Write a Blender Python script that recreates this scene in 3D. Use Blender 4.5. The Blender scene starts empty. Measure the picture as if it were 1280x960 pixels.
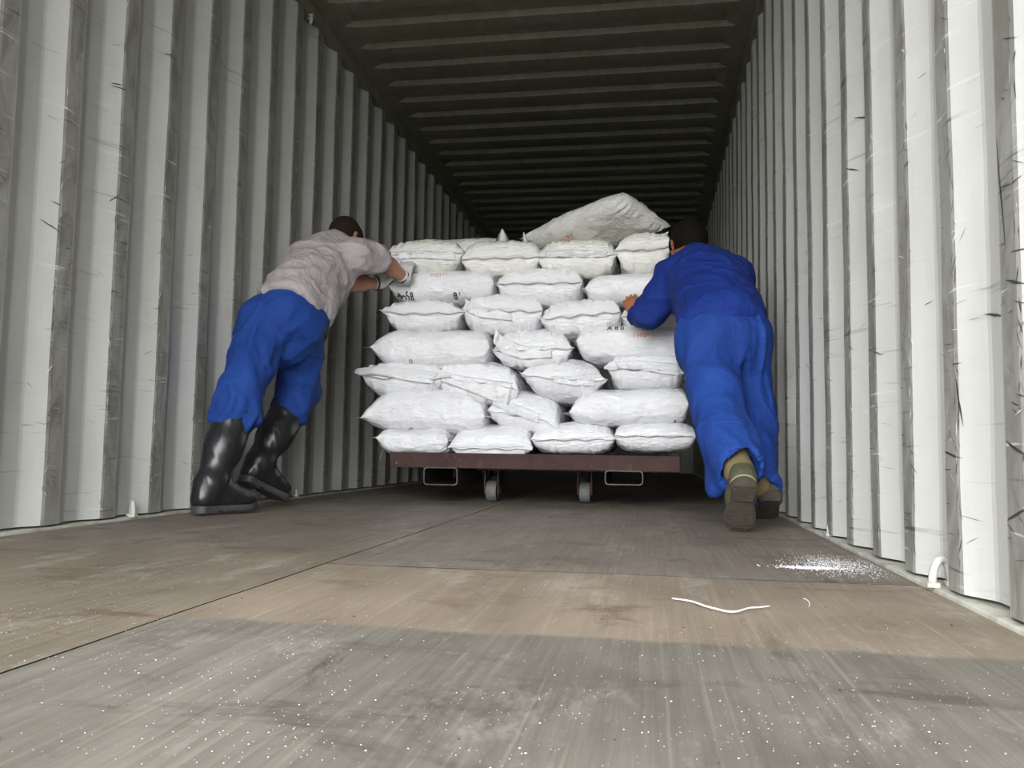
import bpy, bmesh, math, random
import numpy as np
from mathutils import Vector, Matrix, noise
from mathutils.bvhtree import BVHTree

S = bpy.context.scene
COL = S.collection
PI = math.pi

# ------------------------------------------------------------------ camera
F, YAW, PIT, ROL, CX, CZ = 1060.04, 0.1632, 0.0792, -0.0148, 0.6266, 0.2554
_fw = np.array([-math.sin(YAW)*math.cos(PIT), math.cos(YAW)*math.cos(PIT), math.sin(PIT)])
_r0 = np.array([math.cos(YAW), math.sin(YAW), 0.0])
_u0 = np.cross(_r0, _fw)
_r = _r0*math.cos(ROL) - _u0*math.sin(ROL)
_u = _r0*math.sin(ROL) + _u0*math.cos(ROL)
CAMP = np.array([CX, 0.0, CZ])
cd = bpy.data.cameras.new('camera'); cam = bpy.data.objects.new('camera', cd); COL.objects.link(cam)
cd.sensor_width = 36.0; cd.sensor_fit = 'HORIZONTAL'; cd.lens = F/1280*36.0
cd.clip_start = 0.02; cd.clip_end = 300
cam.matrix_world = Matrix(((_r[0], _u[0], -_fw[0], CX), (_r[1], _u[1], -_fw[1], 0.0),
                           (_r[2], _u[2], -_fw[2], CZ), (0, 0, 0, 1)))
S.camera = cam

# ------------------------------------------------------------------ world, exposure
S.view_settings.view_transform = 'Standard'
S.view_settings.look = 'None'
S.view_settings.gamma = 1.0
S.view_settings.use_curve_mapping = False
S.view_settings.exposure = 0.02
SKY, GLOW, LPOW, LOBE = 3.2, 13.0, 3.0, (-.22, -.95, .20)
w = bpy.data.worlds.new('overcast_sky'); S.world = w; w.use_nodes = True
nt = w.node_tree; nt.nodes.clear()
wo = nt.nodes.new('ShaderNodeOutputWorld'); bg = nt.nodes.new('ShaderNodeBackground')
tc = nt.nodes.new('ShaderNodeTexCoord'); sx = nt.nodes.new('ShaderNodeSeparateXYZ')
cr = nt.nodes.new('ShaderNodeValToRGB')
cr.color_ramp.elements[0].position = 0.0; cr.color_ramp.elements[0].color = (0.88, 0.89, 0.87, 1)
cr.color_ramp.elements[1].position = 0.6; cr.color_ramp.elements[1].color = (0.93, 0.95, 1.0, 1)
nt.links.new(tc.outputs['Generated'], sx.inputs[0]); nt.links.new(sx.outputs['Z'], cr.inputs[0])
# hazy bright part of the sky, low behind the photographer's left shoulder
dt = nt.nodes.new('ShaderNodeVectorMath'); dt.operation = 'DOT_PRODUCT'
_l = Vector(LOBE).normalized(); dt.inputs[1].default_value = _l
nt.links.new(tc.outputs['Generated'], dt.inputs[0])
mx = nt.nodes.new('ShaderNodeMath'); mx.operation = 'MAXIMUM'; nt.links.new(dt.outputs['Value'], mx.inputs[0]); mx.inputs[1].default_value = 0
pw = nt.nodes.new('ShaderNodeMath'); pw.operation = 'POWER'; nt.links.new(mx.outputs[0], pw.inputs[0]); pw.inputs[1].default_value = LPOW
ml = nt.nodes.new('ShaderNodeMath'); ml.operation = 'MULTIPLY_ADD'; nt.links.new(pw.outputs[0], ml.inputs[0]); ml.inputs[1].default_value = GLOW; ml.inputs[2].default_value = SKY
nt.links.new(cr.outputs[0], bg.inputs[0]); nt.links.new(ml.outputs[0], bg.inputs[1])
nt.links.new(bg.outputs[0], wo.inputs[0])
S.cycles.max_bounces = 10; S.cycles.diffuse_bounces = 7
S.cycles.use_denoising = True

WH, HH, YN, YF = 1.176, 2.63, -0.45, 11.6      # half width, height, door end, far end
PER, DL, DR = 0.278, 2.3088, 2.2099            # wall corrugation period and phases

def ray(x, y): return _fw + (x-640)/F*_r - (y-480)/F*_u
def at(x, y, Y):
    d = ray(x, y); return Vector(CAMP + d*(Y/d[1]))
def onfloor(x, y, z=0.0):
    d = ray(x, y); return Vector(CAMP + d*((z-CZ)/d[2]))
def onwall(x, y, X):
    d = ray(x, y); return Vector(CAMP + d*((X-CX)/d[0]))

# ------------------------------------------------------------------ materials
class NT:
    def __init__(s, name):
        s.m = bpy.data.materials.new(name); s.m.use_nodes = True; s.t = s.m.node_tree
        s.b = s.t.nodes['Principled BSDF']
        s.co = s.t.nodes.new('ShaderNodeTexCoord').outputs['Object']
    def n(s, kind, **kw):
        nd = s.t.nodes.new(kind)
        for k, v in kw.items(): setattr(nd, k, v)
        return nd
    def l(s, a, b): s.t.links.new(a, b)
    def mapped(s, scale=(1, 1, 1), rot=(0, 0, 0), loc=(0, 0, 0)):
        m = s.n('ShaderNodeMapping'); m.inputs['Scale'].default_value = scale
        m.inputs['Rotation'].default_value = rot; m.inputs['Location'].default_value = loc
        s.l(s.co, m.inputs[0]); return m.outputs[0]
    def noise(s, scale=5, detail=4, rough=.5, vec=None, dist=0):
        n = s.n('ShaderNodeTexNoise'); n.inputs['Scale'].default_value = scale
        n.inputs['Detail'].default_value = detail; n.inputs['Roughness'].default_value = rough
        n.inputs['Distortion'].default_value = dist
        s.l(vec if vec is not None else s.co, n.inputs['Vector']); return n.outputs['Fac']
    def ramp(s, f, stops):
        r = s.n('ShaderNodeValToRGB'); e = r.color_ramp.elements
        while len(e) < len(stops): e.new(0.5)
        for i, (p, c) in enumerate(stops):
            e[i].position = p; e[i].color = (c, c, c, 1) if not hasattr(c, '__len__') else (*c, 1)
        s.l(f, r.inputs[0]); return r.outputs[0]
    def mix(s, f, a, b):
        m = s.n('ShaderNodeMix', data_type='RGBA')
        for sock, v in ((m.inputs[0], f), (m.inputs[6], a), (m.inputs[7], b)):
            if isinstance(v, (int, float)): sock.default_value = v
            elif hasattr(v, '__len__'): sock.default_value = (*v, 1)
            else: s.l(v, sock)
        return m.outputs[2]
    def math(s, op, a, b=0.0):
        m = s.n('ShaderNodeMath', operation=op)
        for i, v in enumerate((a, b)):
            if isinstance(v, (int, float)): m.inputs[i].default_value = v
            else: s.l(v, m.inputs[i])
        return m.outputs[0]
    def bump(s, h, strength=.3, dist=.01):
        b = s.n('ShaderNodeBump'); b.inputs['Strength'].default_value = strength
        b.inputs['Distance'].default_value = dist; s.l(h, b.inputs['Height'])
        s.l(b.outputs[0], s.b.inputs['Normal'])
    def col(s, c):
        if hasattr(c, '__len__'): s.b.inputs['Base Color'].default_value = (*c, 1)
        else: s.l(c, s.b.inputs['Base Color'])
    def set(s, rough=.5, metal=0, spec=.5):
        if isinstance(rough, (int, float)): s.b.inputs['Roughness'].default_value = rough
        else: s.l(rough, s.b.inputs['Roughness'])
        s.b.inputs['Metallic'].default_value = metal
        s.b.inputs['Specular IOR Level'].default_value = spec

def simple(name, c, rough=.5, metal=0, spec=.5, var=.15, vs=12, bump=0, bs=60):
    k = NT(name)
    f = k.noise(vs, 4)
    k.col(k.mix(f, tuple(x*(1-var) for x in c), tuple(min(1, x*(1+var)) for x in c)))
    k.set(rough, metal, spec)
    if bump: k.bump(k.noise(bs, 3), bump, .004)
    return k.m

def wall_paint(name, base, grime, amount, scratch):
    k = NT(name)
    big = k.noise(2.2, 5, .6)
    vert = k.noise(1, 4, .6, k.mapped((16, 16, 1.1)))
    c = k.mix(k.ramp(big, [(.35, 0), (.75, .55)]), base, tuple(x*.86 for x in base))
    c = k.mix(k.ramp(vert, [(.5, 0), (.8, .35)]), c, tuple(x*.78 for x in base))
    g = k.noise(1, 6, .7, k.mapped((9, 9, 4)), 1.2)
    c = k.mix(k.math('MULTIPLY', k.ramp(g, [(.42, 0), (.62, 1)]), amount), c, grime)
    # fine horizontal scrapes from loading
    for sc, rx, th in (((3, 3, 60), .22, .70), ((2.2, 2.2, 48), -.5, .715), ((4, 4, 90), .05, .70)):
        q = k.noise(1, 3, .55, k.mapped(sc, (rx, rx*.6, 0)))
        msk = k.noise(3.4, 2, .5, k.mapped((1, 1, 1), (0, 0, 0), (sc[2], 0, 0)))
        f = k.math('MULTIPLY', k.ramp(q, [(th-.06, 0), (th, 1)]), k.ramp(msk, [(.48, 0), (.58, 1)]))
        c = k.mix(k.math('MULTIPLY', f, scratch), c, (.07, .065, .06))
    lw = k.noise(1, 3, .5, k.mapped((5, 5, 70), (.3, -.2, 0), (7, 3, 1)))
    c = k.mix(k.math('MULTIPLY', k.ramp(lw, [(.66, 0), (.72, 1)]), scratch*.6), c, (.78, .79, .76))
    k.col(c); k.set(.55, 0, .35)
    k.bump(k.noise(1, 4, .5, k.mapped((10, 10, 5))), .25, .012)
    return k.m

M = {}
M['paint'] = wall_paint('pale_grey_container_paint', (.49, .49, .465), (.31, .30, .265), .12, .28)
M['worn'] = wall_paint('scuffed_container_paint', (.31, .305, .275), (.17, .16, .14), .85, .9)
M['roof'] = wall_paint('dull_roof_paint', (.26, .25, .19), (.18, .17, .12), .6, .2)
M['rail'] = wall_paint('dirty_rail_paint', (.55, .55, .48), (.28, .25, .19), .8, .6)

def floor_layer(k, a, b, stain, seed, streak=.5):
    n1 = k.noise(2.2, 6, .65, k.mapped((1.6, .8, 1), loc=(seed, seed, 0)), .4)
    c = k.mix(k.ramp(n1, [(.32, 0), (.68, 1)]), a, b)
    gr = k.noise(1, 5, .65, k.mapped((70, 2.2, 1), (0, 0, .05), (seed, 0, 0)))
    c = k.mix(k.math('MULTIPLY', k.ramp(gr, [(.45, 0), (.72, 1)]), streak), c, tuple(x*.62 for x in a))
    gl = k.noise(1, 4, .6, k.mapped((110, 1.4, 1), (0, 0, -.12), (seed+5, 0, 0)))
    c = k.mix(k.math('MULTIPLY', k.ramp(gl, [(.56, 0), (.70, 1)]), .38), c, tuple(min(1, x*1.45) for x in b))
    st = k.noise(1, 5, .7, k.mapped((2.4, 4.6, 1), loc=(seed*2, 1, 0)), .8)
    c = k.mix(k.math('MULTIPLY', k.ramp(st, [(.56, 0), (.68, 1)]), .7), c, stain)
    st2 = k.noise(1, 5, .75, k.mapped((7, 3, 1), loc=(seed*3, 4, 0)), .6)
    c = k.mix(k.math('MULTIPLY', k.ramp(st2, [(.58, 0), (.70, 1)]), .5), c, tuple(x*.6 for x in stain))
    du = k.noise(1, 6, .8, k.mapped((5, 2, 1), loc=(seed, 9, 0)))
    c = k.mix(k.math('MULTIPLY', k.ramp(du, [(.55, 0), (.72, 1)]), .3), c, (.60, .58, .54))
    return c, gr
def floor_mat(name, L1, L2=None, edge=0, wob=.1, soft=.02):
    k = NT(name); c, gr = floor_layer(k, *L1)
    if L2:
        c2, _ = floor_layer(k, *L2)
        sp = k.n('ShaderNodeSeparateXYZ'); k.l(k.co, sp.inputs[0])
        n_ = k.noise(1, 6, .75, k.mapped((3.5, 2, 1), loc=(3, 7, 0)))
        yy = k.math('ADD', sp.outputs['Y'], k.math('MULTIPLY', k.math('SUBTRACT', n_, .5), wob))
        mr = k.n('ShaderNodeMapRange'); mr.inputs['From Min'].default_value = edge-soft; mr.inputs['From Max'].default_value = edge+soft
        k.l(yy, mr.inputs['Value']); c = k.mix(mr.outputs[0], c, c2)
    k.col(c); k.set(.62, 0, .35)
    k.bump(gr, .35, .004)
    return k.m
GREY = ((.118, .106, .084), (.215, .198, .165), (.066, .054, .042), 1.3)
TAN = ((.20, .16, .115), (.295, .238, .175), (.12, .070, .038), 4.1, .25)
TANL = ((.145, .122, .087), (.225, .19, .138), (.11, .058, .034), 8.7, .35)
DARK = ((.155, .128, .10), (.235, .20, .16), (.085, .068, .05), 6.2, .5)
M['ply_grey'] = floor_mat('worn_plywood_grey_to_tan', GREY, TAN, 1.215, .10, .012)
M['ply_tan'] = floor_mat('worn_plywood_tan_to_dark', TANL, DARK, 2.05, 1.1, .10)
M['ply_tan2'] = M['ply_tan']
M['ply_dark'] = floor_mat('dark_trodden_plywood', DARK)
M['gap'] = simple('dark_seam_gap', (.03, .026, .022), .9, var=.1)

# white woven sack film
def sack_mat(name, tint, seed):
    k = NT(name)
    n = k.noise(3.5, 3, .5)
    k.col(k.mix(n, tint, tuple(x*.93 for x in tint)))
    r = k.noise(8, 4, .6, k.mapped(loc=(seed, 0, 0)))
    k.set(k.ramp(r, [(.3, .20), (.75, .40)]), 0, .5)
    a = k.noise(1, 3, .55, k.mapped((13, 13, 34), (.35, .2, seed)), .8)
    b = k.noise(48, 3, .6, None, .8)
    ridge = k.math('ABSOLUTE', k.math('SUBTRACT', a, .5))
    h = k.math('ADD', k.math('MULTIPLY', ridge, 1.7), k.math('MULTIPLY', b, .10))
    wv = k.n('ShaderNodeMix', data_type='VECTOR'); wv.inputs[0].default_value = .10
    wn = k.n('ShaderNodeTexNoise'); wn.inputs['Scale'].default_value = 7; k.l(k.co, wn.inputs['Vector'])
    k.l(k.co, wv.inputs[4]); k.l(wn.outputs['Color'], wv.inputs[5])
    msk = k.ramp(k.noise(4.5, 2, .5, k.mapped(loc=(seed, 5, 2))), [(.42, .12), (.6, 1)])
    for sc_, am in ((13, .45), (29, .16)):
        vo = k.n('ShaderNodeTexVoronoi', feature='F1'); vo.inputs['Scale'].default_value = sc_
        k.l(wv.outputs[1], vo.inputs['Vector'])
        h = k.math('ADD', h, k.math('MULTIPLY', k.math('MULTIPLY', vo.outputs['Distance'], am), msk))
    k.bump(h, .55, .016)
    return k.m
M['sack'] = sack_mat('glossy_white_woven_plastic', (.78, .78, .80), .3)
M['sack_b'] = sack_mat('warm_white_woven_plastic', (.79, .78, .735), 1.9)
M['seam'] = simple('grey_stitch_line', (.35, .35, .35), .6)
M['red'] = simple('faded_red_ink', (.70, .16, .14), .6, var=.3)
M['black'] = simple('black_ink', (.035, .035, .04), .6)

# rusty steel
k = NT('rusty_brown_steel')
n = k.noise(7, 6, .7, None, .5)
c = k.mix(k.ramp(n, [(.35, 0), (.65, 1)]), (.036, .017, .015), (.062, .029, .024))
c = k.mix(k.ramp(k.noise(22, 4, .7), [(.62, 0), (.70, 1)]), c, (.11, .055, .034))
c = k.mix(k.ramp(k.noise(60, 2, .5), [(.72, 0), (.76, 1)]), c, (.5, .48, .44))
k.col(c); k.set(.75, .2); k.bump(n, .4, .004); M['rust'] = k.m
M['steel'] = simple('worn_bare_steel', (.060, .052, .045), .5, .6, bump=.2)
M['caster'] = simple('pale_wheel_tread', (.12, .12, .115), .6)
M['skin'] = simple('tanned_skin', (.42, .20, .125), .5, 0, .4, .12, 20)
M['skin_dark'] = simple('reddish_tanned_skin', (.36, .125, .06), .5, 0, .4, .14, 20)
M['hair'] = simple('short_black_hair', (.009, .007, .006), .85, 0, .1, .4, 90, .8, 220)
M['hairb'] = simple('short_dark_brown_hair', (.022, .013, .010), .85, 0, .15, .4, 90, .8, 220)
M['eye'] = simple('eye_white', (.7, .68, .65), .3)
def cloth(name, a, b, rough=.8, fs=6, fb=.28):
    k = NT(name)
    n = k.noise(4, 5, .6)
    n2 = k.noise(1, 4, .6, k.mapped((9, 9, 5)))
    c = k.mix(k.ramp(n, [(.35, 0), (.7, 1)]), a, b)
    c = k.mix(k.math('MULTIPLY', k.ramp(n2, [(.52, 0), (.75, 1)]), .45), c, tuple(x*.62 for x in a))
    k.col(c); k.set(rough, 0, .25)
    r1 = k.noise(1, 3, .5, k.mapped((fs, fs, fs*.55), (.5, .4, 0)), 1.4)
    r2 = k.noise(1, 3, .5, k.mapped((fs*.5, fs*1.6, fs*1.4), (.2, .9, .5)), .9)
    h = k.math('ADD', k.ramp(k.math('ABSOLUTE', k.math('SUBTRACT', r1, .5)), [(0, 1), (.12, 0)]), k.ramp(k.math('ABSOLUTE', k.math('SUBTRACT', r2, .5)), [(0, 1), (.10, 0)]))
    k.bump(h, fb, .03); return k.m
M['trousers'] = cloth('royal_blue_work_cotton', (.009, .038, .19), (.012, .052, .25), fb=.12)
M['trousers2'] = cloth('faded_blue_work_cotton', (.009, .037, .20), (.015, .060, .29), fb=.13)
M['jacket'] = cloth('deep_blue_work_jacket_cloth', (.007, .024, .17), (.010, .035, .235), fb=.12)
M['shirt'] = cloth('washed_grey_shirt_cotton', (.34, .305, .31), (.42, .375, .375), .8, 8, .2)
k = NT('white_knit_glove_with_grip_dots')
v = k.n('ShaderNodeTexVoronoi'); v.inputs['Scale'].default_value = 75; k.l(k.co, v.inputs['Vector'])
k.col(k.mix(k.ramp(v.outputs['Distance'], [(.16, 1), (.22, 0)]), (.60, .60, .60), (.06, .05, .07)))
k.set(.9); k.bump(k.noise(300, 2), .3, .002); M['glove'] = k.m
M['cuff'] = simple('dark_glove_cuff', (.035, .03, .05), .9)
M['foxing'] = simple('dull_edge_strip', (.26, .26, .18), .8)
M['olive'] = simple('olive_canvas_shoe', (.07, .066, .032), .85, bump=.3)
M['sole'] = simple('dusty_brown_rubber_sole', (.062, .050, .037), .85, var=.45, vs=30, bump=.6, bs=90)
M['sock'] = simple('tan_sock', (.17, .13, .06), .9)
M['rubber'] = simple('glossy_black_rubber', (.012, .012, .014), .33, 0, .6, .3)
M['rubsole'] = simple('dark_grey_boot_sole', (.05, .05, .05), .5, bump=.3)
M['black_strip'] = simple('matte_black_strip', (.012, .012, .014), .8)
M['powder'] = simple('white_powder', (.82, .83, .84), .9, var=.05)
M['string'] = simple('white_string', (.78, .77, .74), .8, var=.05)
M['chip'] = simple('dark_debris', (.06, .045, .03), .9)
M['yard'] = simple('yard_concrete', (.24, .24, .20), .9, var=.2, vs=1.5)
M['rustpatch'] = simple('bare_rust_patch', (.075, .045, .035), .9, var=.4)

# ------------------------------------------------------------------ mesh helpers
def obj(name, verts, faces, mats, parent=None, smooth=False, mi=None, kind=None):
    me = bpy.data.meshes.new(name)
    me.from_pydata([tuple(v) for v in verts], [], [tuple(f) for f in faces])
    if not isinstance(mats, (list, tuple)): mats = [mats]
    for m in mats: me.materials.append(m)
    if mi is not None: me.polygons.foreach_set('material_index', mi)
    if smooth: me.polygons.foreach_set('use_smooth', [True]*len(me.polygons))
    me.update()
    o = bpy.data.objects.new(name, me); COL.objects.link(o)
    if parent is not None: o.parent = parent
    if kind: o['kind'] = kind
    return o

def tag(o, label, cat, group=None):
    o['label'] = label; o['category'] = cat
    if group: o['group'] = group
    return o

def empty(name, loc, label=None, cat=None, group=None):
    o = bpy.data.objects.new(name, None); COL.objects.link(o); o.location = loc; o.empty_display_size = .1
    if label: tag(o, label, cat, group)
    return o

def recenter(o, loc):
    """parts are built in world coordinates; move them into the thing's frame"""
    o.data.transform(Matrix.Translation(-Vector(loc)))
    return o

class MB:
    def __init__(s): s.v = []; s.f = []; s.mi = []
    def add(s, v, f, mi=0):
        b = len(s.v); s.v += [tuple(x) for x in v]; s.f += [tuple(i+b for i in q) for q in f]; s.mi += [mi]*len(f)
    def box(s, lo, hi, mi=0, bev=0.0):
        bm = bmesh.new(); bmesh.ops.create_cube(bm, size=1.0)
        c = [(a+b)/2 for a, b in zip(lo, hi)]; d = [b-a for a, b in zip(lo, hi)]
        for v in bm.verts: v.co = Vector((c[0]+v.co.x*d[0], c[1]+v.co.y*d[1], c[2]+v.co.z*d[2]))
        if bev: bmesh.ops.bevel(bm, geom=bm.edges[:], offset=bev, segments=2, affect='EDGES', profile=.5)
        bm.verts.index_update()
        s.add([v.co.copy() for v in bm.verts], [[v.index for v in f.verts] for f in bm.faces], mi); bm.free()
    def tube(s, pts, r, n=10, mi=0, closed=False):
        pts = [Vector(p) for p in pts]; N = len(pts); rings = []
        rs = r if hasattr(r, '__len__') else [r]*N
        up = None
        for i, p in enumerate(pts):
            if closed: t = (pts[(i+1) % N]-pts[i-1])
            else: t = pts[min(i+1, N-1)]-pts[max(i-1, 0)]
            t.normalize()
            if up is None:
                up = t.orthogonal().normalized()
            else:
                up = (up - t*up.dot(t))
                up = up.normalized() if up.length > 1e-6 else t.orthogonal().normalized()
            b = t.cross(up)
            rings.append([p+(up*math.cos(a)+b*math.sin(a))*rs[i] for a in [2*PI*j/n for j in range(n)]])
        v = [q for rg in rings for q in rg]; f = []
        for i in range(N if closed else N-1):
            i2 = (i+1) % N
            for j in range(n):
                f.append((i*n+j, i*n+(j+1) % n, i2*n+(j+1) % n, i2*n+j))
        if not closed:
            f.append(tuple(range(n-1, -1, -1))); f.append(tuple((N-1)*n+j for j in range(n)))
        s.add(v, f, mi)
    def lathe(s, prof, c, axis='x', n=32, mi=0):
        v = []; f = []
        for (r, h) in prof:
            for j in range(n):
                a = 2*PI*j/n
                q = (h, r*math.cos(a), r*math.sin(a)) if axis == 'x' else (r*math.cos(a), r*math.sin(a), h)
                v.append((c[0]+q[0], c[1]+q[1], c[2]+q[2]))
        m = len(prof)
        for i in range(m-1):
            for j in range(n): f.append((i*n+j, i*n+(j+1) % n, (i+1)*n+(j+1) % n, (i+1)*n+j))
        f.append(tuple(range(n))); f.append(tuple((m-1)*n+j for j in range(n-1, -1, -1)))
        s.add(v, f, mi)
    def build(s, name, mats, parent=None, smooth=False, kind=None, loc=None):
        o = obj(name, s.v, s.f, mats, parent, smooth, s.mi, kind)
        if loc is not None: recenter(o, loc)
        return o

# ------------------------------------------------------------------ container shell
def wall(side):
    X = WH*side; D0 = DR if side > 0 else DL
    m = MB()
    k0 = int(math.floor((YN-D0)/PER)); k1 = int(math.ceil((YF-D0)/PER))
    dep = .036
    rnd = random.Random(5+side)
    pr = []                       # y, depth, material of the face that follows
    for kk in range(k0, k1+1):
        y = D0+kk*PER
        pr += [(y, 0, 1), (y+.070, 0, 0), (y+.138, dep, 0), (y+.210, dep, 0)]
    pr = [q for q in pr if YN-.001 < q[0] < YF+.2]
    # round each fold a little
    pts = []
    for i, q in enumerate(pr):
        if 0 < i < len(pr)-1:
            a, b = pr[i-1], pr[i+1]
            for t0, o, mt in ((.0055, a, pr[i-1][2]), (0, None, q[2]), (.0055, b, q[2])):
                if o is None: continue
                L = math.hypot(o[0]-q[0], o[1]-q[1]); t = t0/L
                pts.append((q[0]+(o[0]-q[0])*t, q[1]+(o[1]-q[1])*t, mt if o is b else q[2]))
        else: pts.append(q)
    zs = [.012+(HH-.075-.012)*j/26 for j in range(27)]
    V = []; Fc = []; mi = []
    nz = len(zs)
    for (y, d, mt) in pts:
        for z in zs:
            dn = noise.noise(Vector((y*3, z*2.4, side*7)))*.0035+noise.noise(Vector((y*9, z*7, side*3)))*.0016
            V.append((X+side*(d+dn), y, z))
    for i in range(len(pts)-1):
        for j in range(nz-1):
            q = (i*nz+j, (i+1)*nz+j, (i+1)*nz+j+1, i*nz+j+1)
            Fc.append(q if side < 0 else q[::-1]); mi.append(pts[i][2])
    m.add(V, Fc); m.mi = mi
    # outer skin so the wall has thickness
    xo = X+side*.075
    m.add([(xo, YN, -.02), (xo, YF, -.02), (xo, YF, HH+.05), (xo, YN, HH+.05)], [(0, 1, 2, 3)], 0)
    # scratch strokes and chips standing in the paint: thin ribbons lying on the steel
    def surf(y):
        for a, b in zip(pts[:-1], pts[1:]):
            if a[0] <= y <= b[0]:
                t = (y-a[0])/max(1e-6, b[0]-a[0]); return a[1]+(b[1]-a[1])*t
        return 0
    def stroke(y, z, ang, L, wd, mt, wob=.3):
        n = 7; V = []
        for i in range(n):
            t = i/(n-1)-.5
            yy = y+math.cos(ang)*L*t; zz = z+math.sin(ang)*L*t+rnd.uniform(-1, 1)*L*.03*wob
            hw = wd*(1-abs(2*t)**2*.9)*rnd.uniform(.5, 1)
            for s_ in (-1, 1):
                ya = yy-math.sin(ang)*hw*s_; za = zz+math.cos(ang)*hw*s_
                dn = noise.noise(Vector((ya*3, za*2.4, side*7)))*.0035+noise.noise(Vector((ya*9, za*7, side*3)))*.0016
                V.append((X+side*(surf(ya)+dn-.0015), ya, za))
        m.add(V, [(2*i, 2*i+1, 2*i+3, 2*i+2) for i in range(n-1)], mt)
    for kk in range(-8, 14):
        y0 = D0+kk*PER
        if y0 < YN+.1: continue
        for _ in range(26):       # scrapes across the protruding face
            z = abs(rnd.gauss(0, .55))+.1 if rnd.random() < .75 else rnd.uniform(.1, 2.4)
            if z > 2.4: continue
            stroke(y0+rnd.uniform(-.008, .06), z, rnd.gauss(.12, .35), rnd.uniform(.012, .05), rnd.uniform(.0004, .0013), 2 if rnd.random() < .85 else 3)
        for _ in range(42):       # chips along the near edge of the face
            z = abs(rnd.gauss(.1, .6))+.05 if rnd.random() < .8 else rnd.uniform(.1, 2.4)
            if z > 2.4: continue
            stroke(y0+rnd.uniform(-.006, .006), z, PI/2+rnd.gauss(0, .3), rnd.uniform(.008, .04), rnd.uniform(.0005, .0016), rnd.choice((2, 2, 3, 4)))
        for _ in range(5):        # longer scratches on the slope towards the doors
            stroke(y0-rnd.uniform(.01, .055), rnd.uniform(.1, 1.9), rnd.gauss(-.2, .4), rnd.uniform(.015, .045), rnd.uniform(.0004, .001), rnd.choice((2, 2, 4)))
    if side > 0:
        for px, py, L, an in ((1065, 147, .10, .35), (1060, 212, .06, .45), (1217, 394, .07, .2), (1268, 352, .06, .3),
                              (1190, 568, .09, .15), (1270, 560, .08, .3), (1272, 643, .1, -.3), (1197, 500, .10, 1.4), (1252, 240, .2, 1.45)):
            p = onwall(px, py, X); stroke(p.y, p.z, an, L, .0028, 2)
        a, b = onwall(944, 262, X), onwall(944, 306, X)
        stroke(a.y+.02, (a.z+b.z)/2, PI/2, abs(a.z-b.z), .032, 4, .1)
    else:
        for px, py, L, an in ((68, 283, .07, -.45), (72, 254, .03, -.3), (152, 110, .06, 0.1), (145, 247, .05, .8), (212, 68, .03, .2), (150, 105, .04, .2)):
            p = onwall(px, py, X); stroke(p.y, p.z, an, L, .0028, 2)
    o = m.build('wall_'+('right' if side > 0 else 'left'), [M['paint'], M['worn'], M['black'], M['sack_b'], M['rustpatch']], kind='structure')
    # top rail and bottom rail
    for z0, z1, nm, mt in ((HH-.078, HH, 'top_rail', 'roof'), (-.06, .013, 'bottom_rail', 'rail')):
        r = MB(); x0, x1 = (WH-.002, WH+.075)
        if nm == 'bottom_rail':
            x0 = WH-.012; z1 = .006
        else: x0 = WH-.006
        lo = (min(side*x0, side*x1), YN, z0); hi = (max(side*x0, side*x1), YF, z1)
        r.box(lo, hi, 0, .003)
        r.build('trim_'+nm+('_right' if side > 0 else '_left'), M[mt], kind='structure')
    return o
wall(-1); wall(1)

# roof panel
def roof():
    m = MB(); V = []; Fc = []
    per, y0 = .2605, 4.407
    xs = [-WH-.075, -1.085, -1.03] + [-1.03+2.06*i/10 for i in range(1, 10)] + [1.03, 1.085, WH+.075]
    prof = []
    k0 = int(math.floor((YN-y0)/per))-1
    for kk in range(k0, 60):
        y = y0+kk*per
        for dy, d in ((-.020, .027), (-.016, .0265), (0.004, .001), (.008, 0), (.09, 0), (.13, .027)):
            if YN-.02 < y+dy < YF+.05: prof.append((y+dy, d))
    prof = [(YN, 0)]+prof
    for (y, d) in prof:
        for i, x in enumerate(xs):
            dd = d if 2 <= i <= len(xs)-3 else 0
            V.append((x, y, HH+dd+noise.noise(Vector((x*2, y*2, 3)))*.003))
    n = len(xs)
    for i in range(len(prof)-1):
        for j in range(n-1): Fc.append((i*n+j, i*n+j+1, (i+1)*n+j+1, (i+1)*n+j))
    m.add(V, Fc)
    z = HH+.06; m.add([(-WH-.08, YN, z), (WH+.08, YN, z), (WH+.08, YF, z), (-WH-.08, YF, z)], [(0, 1, 2, 3)])
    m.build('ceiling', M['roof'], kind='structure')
roof()
# far end wall, corrugated as well
m = MB(); V = []; Fc = []; prof = []
x = -WH-.04
while x < WH+.1:
    prof += [(x, 0), (x+.10, 0), (x+.14, .045), (x+.24, .045)]; x += .28
for x, d in prof:
    V += [(x, YF-.05+d, -.02), (x, YF-.05+d, HH+.02)]
for i in range(len(prof)-1): Fc.append((2*i, 2*i+1, 2*i+3, 2*i+2))
m.add(V, Fc); m.add([(-1.26, YF+.02, -.05), (1.26, YF+.02, -.05), (1.26, YF+.02, HH+.05), (-1.26, YF+.02, HH+.05)], [(0, 1, 2, 3)])
m.build('wall_far', M['paint'], kind='structure')

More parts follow.
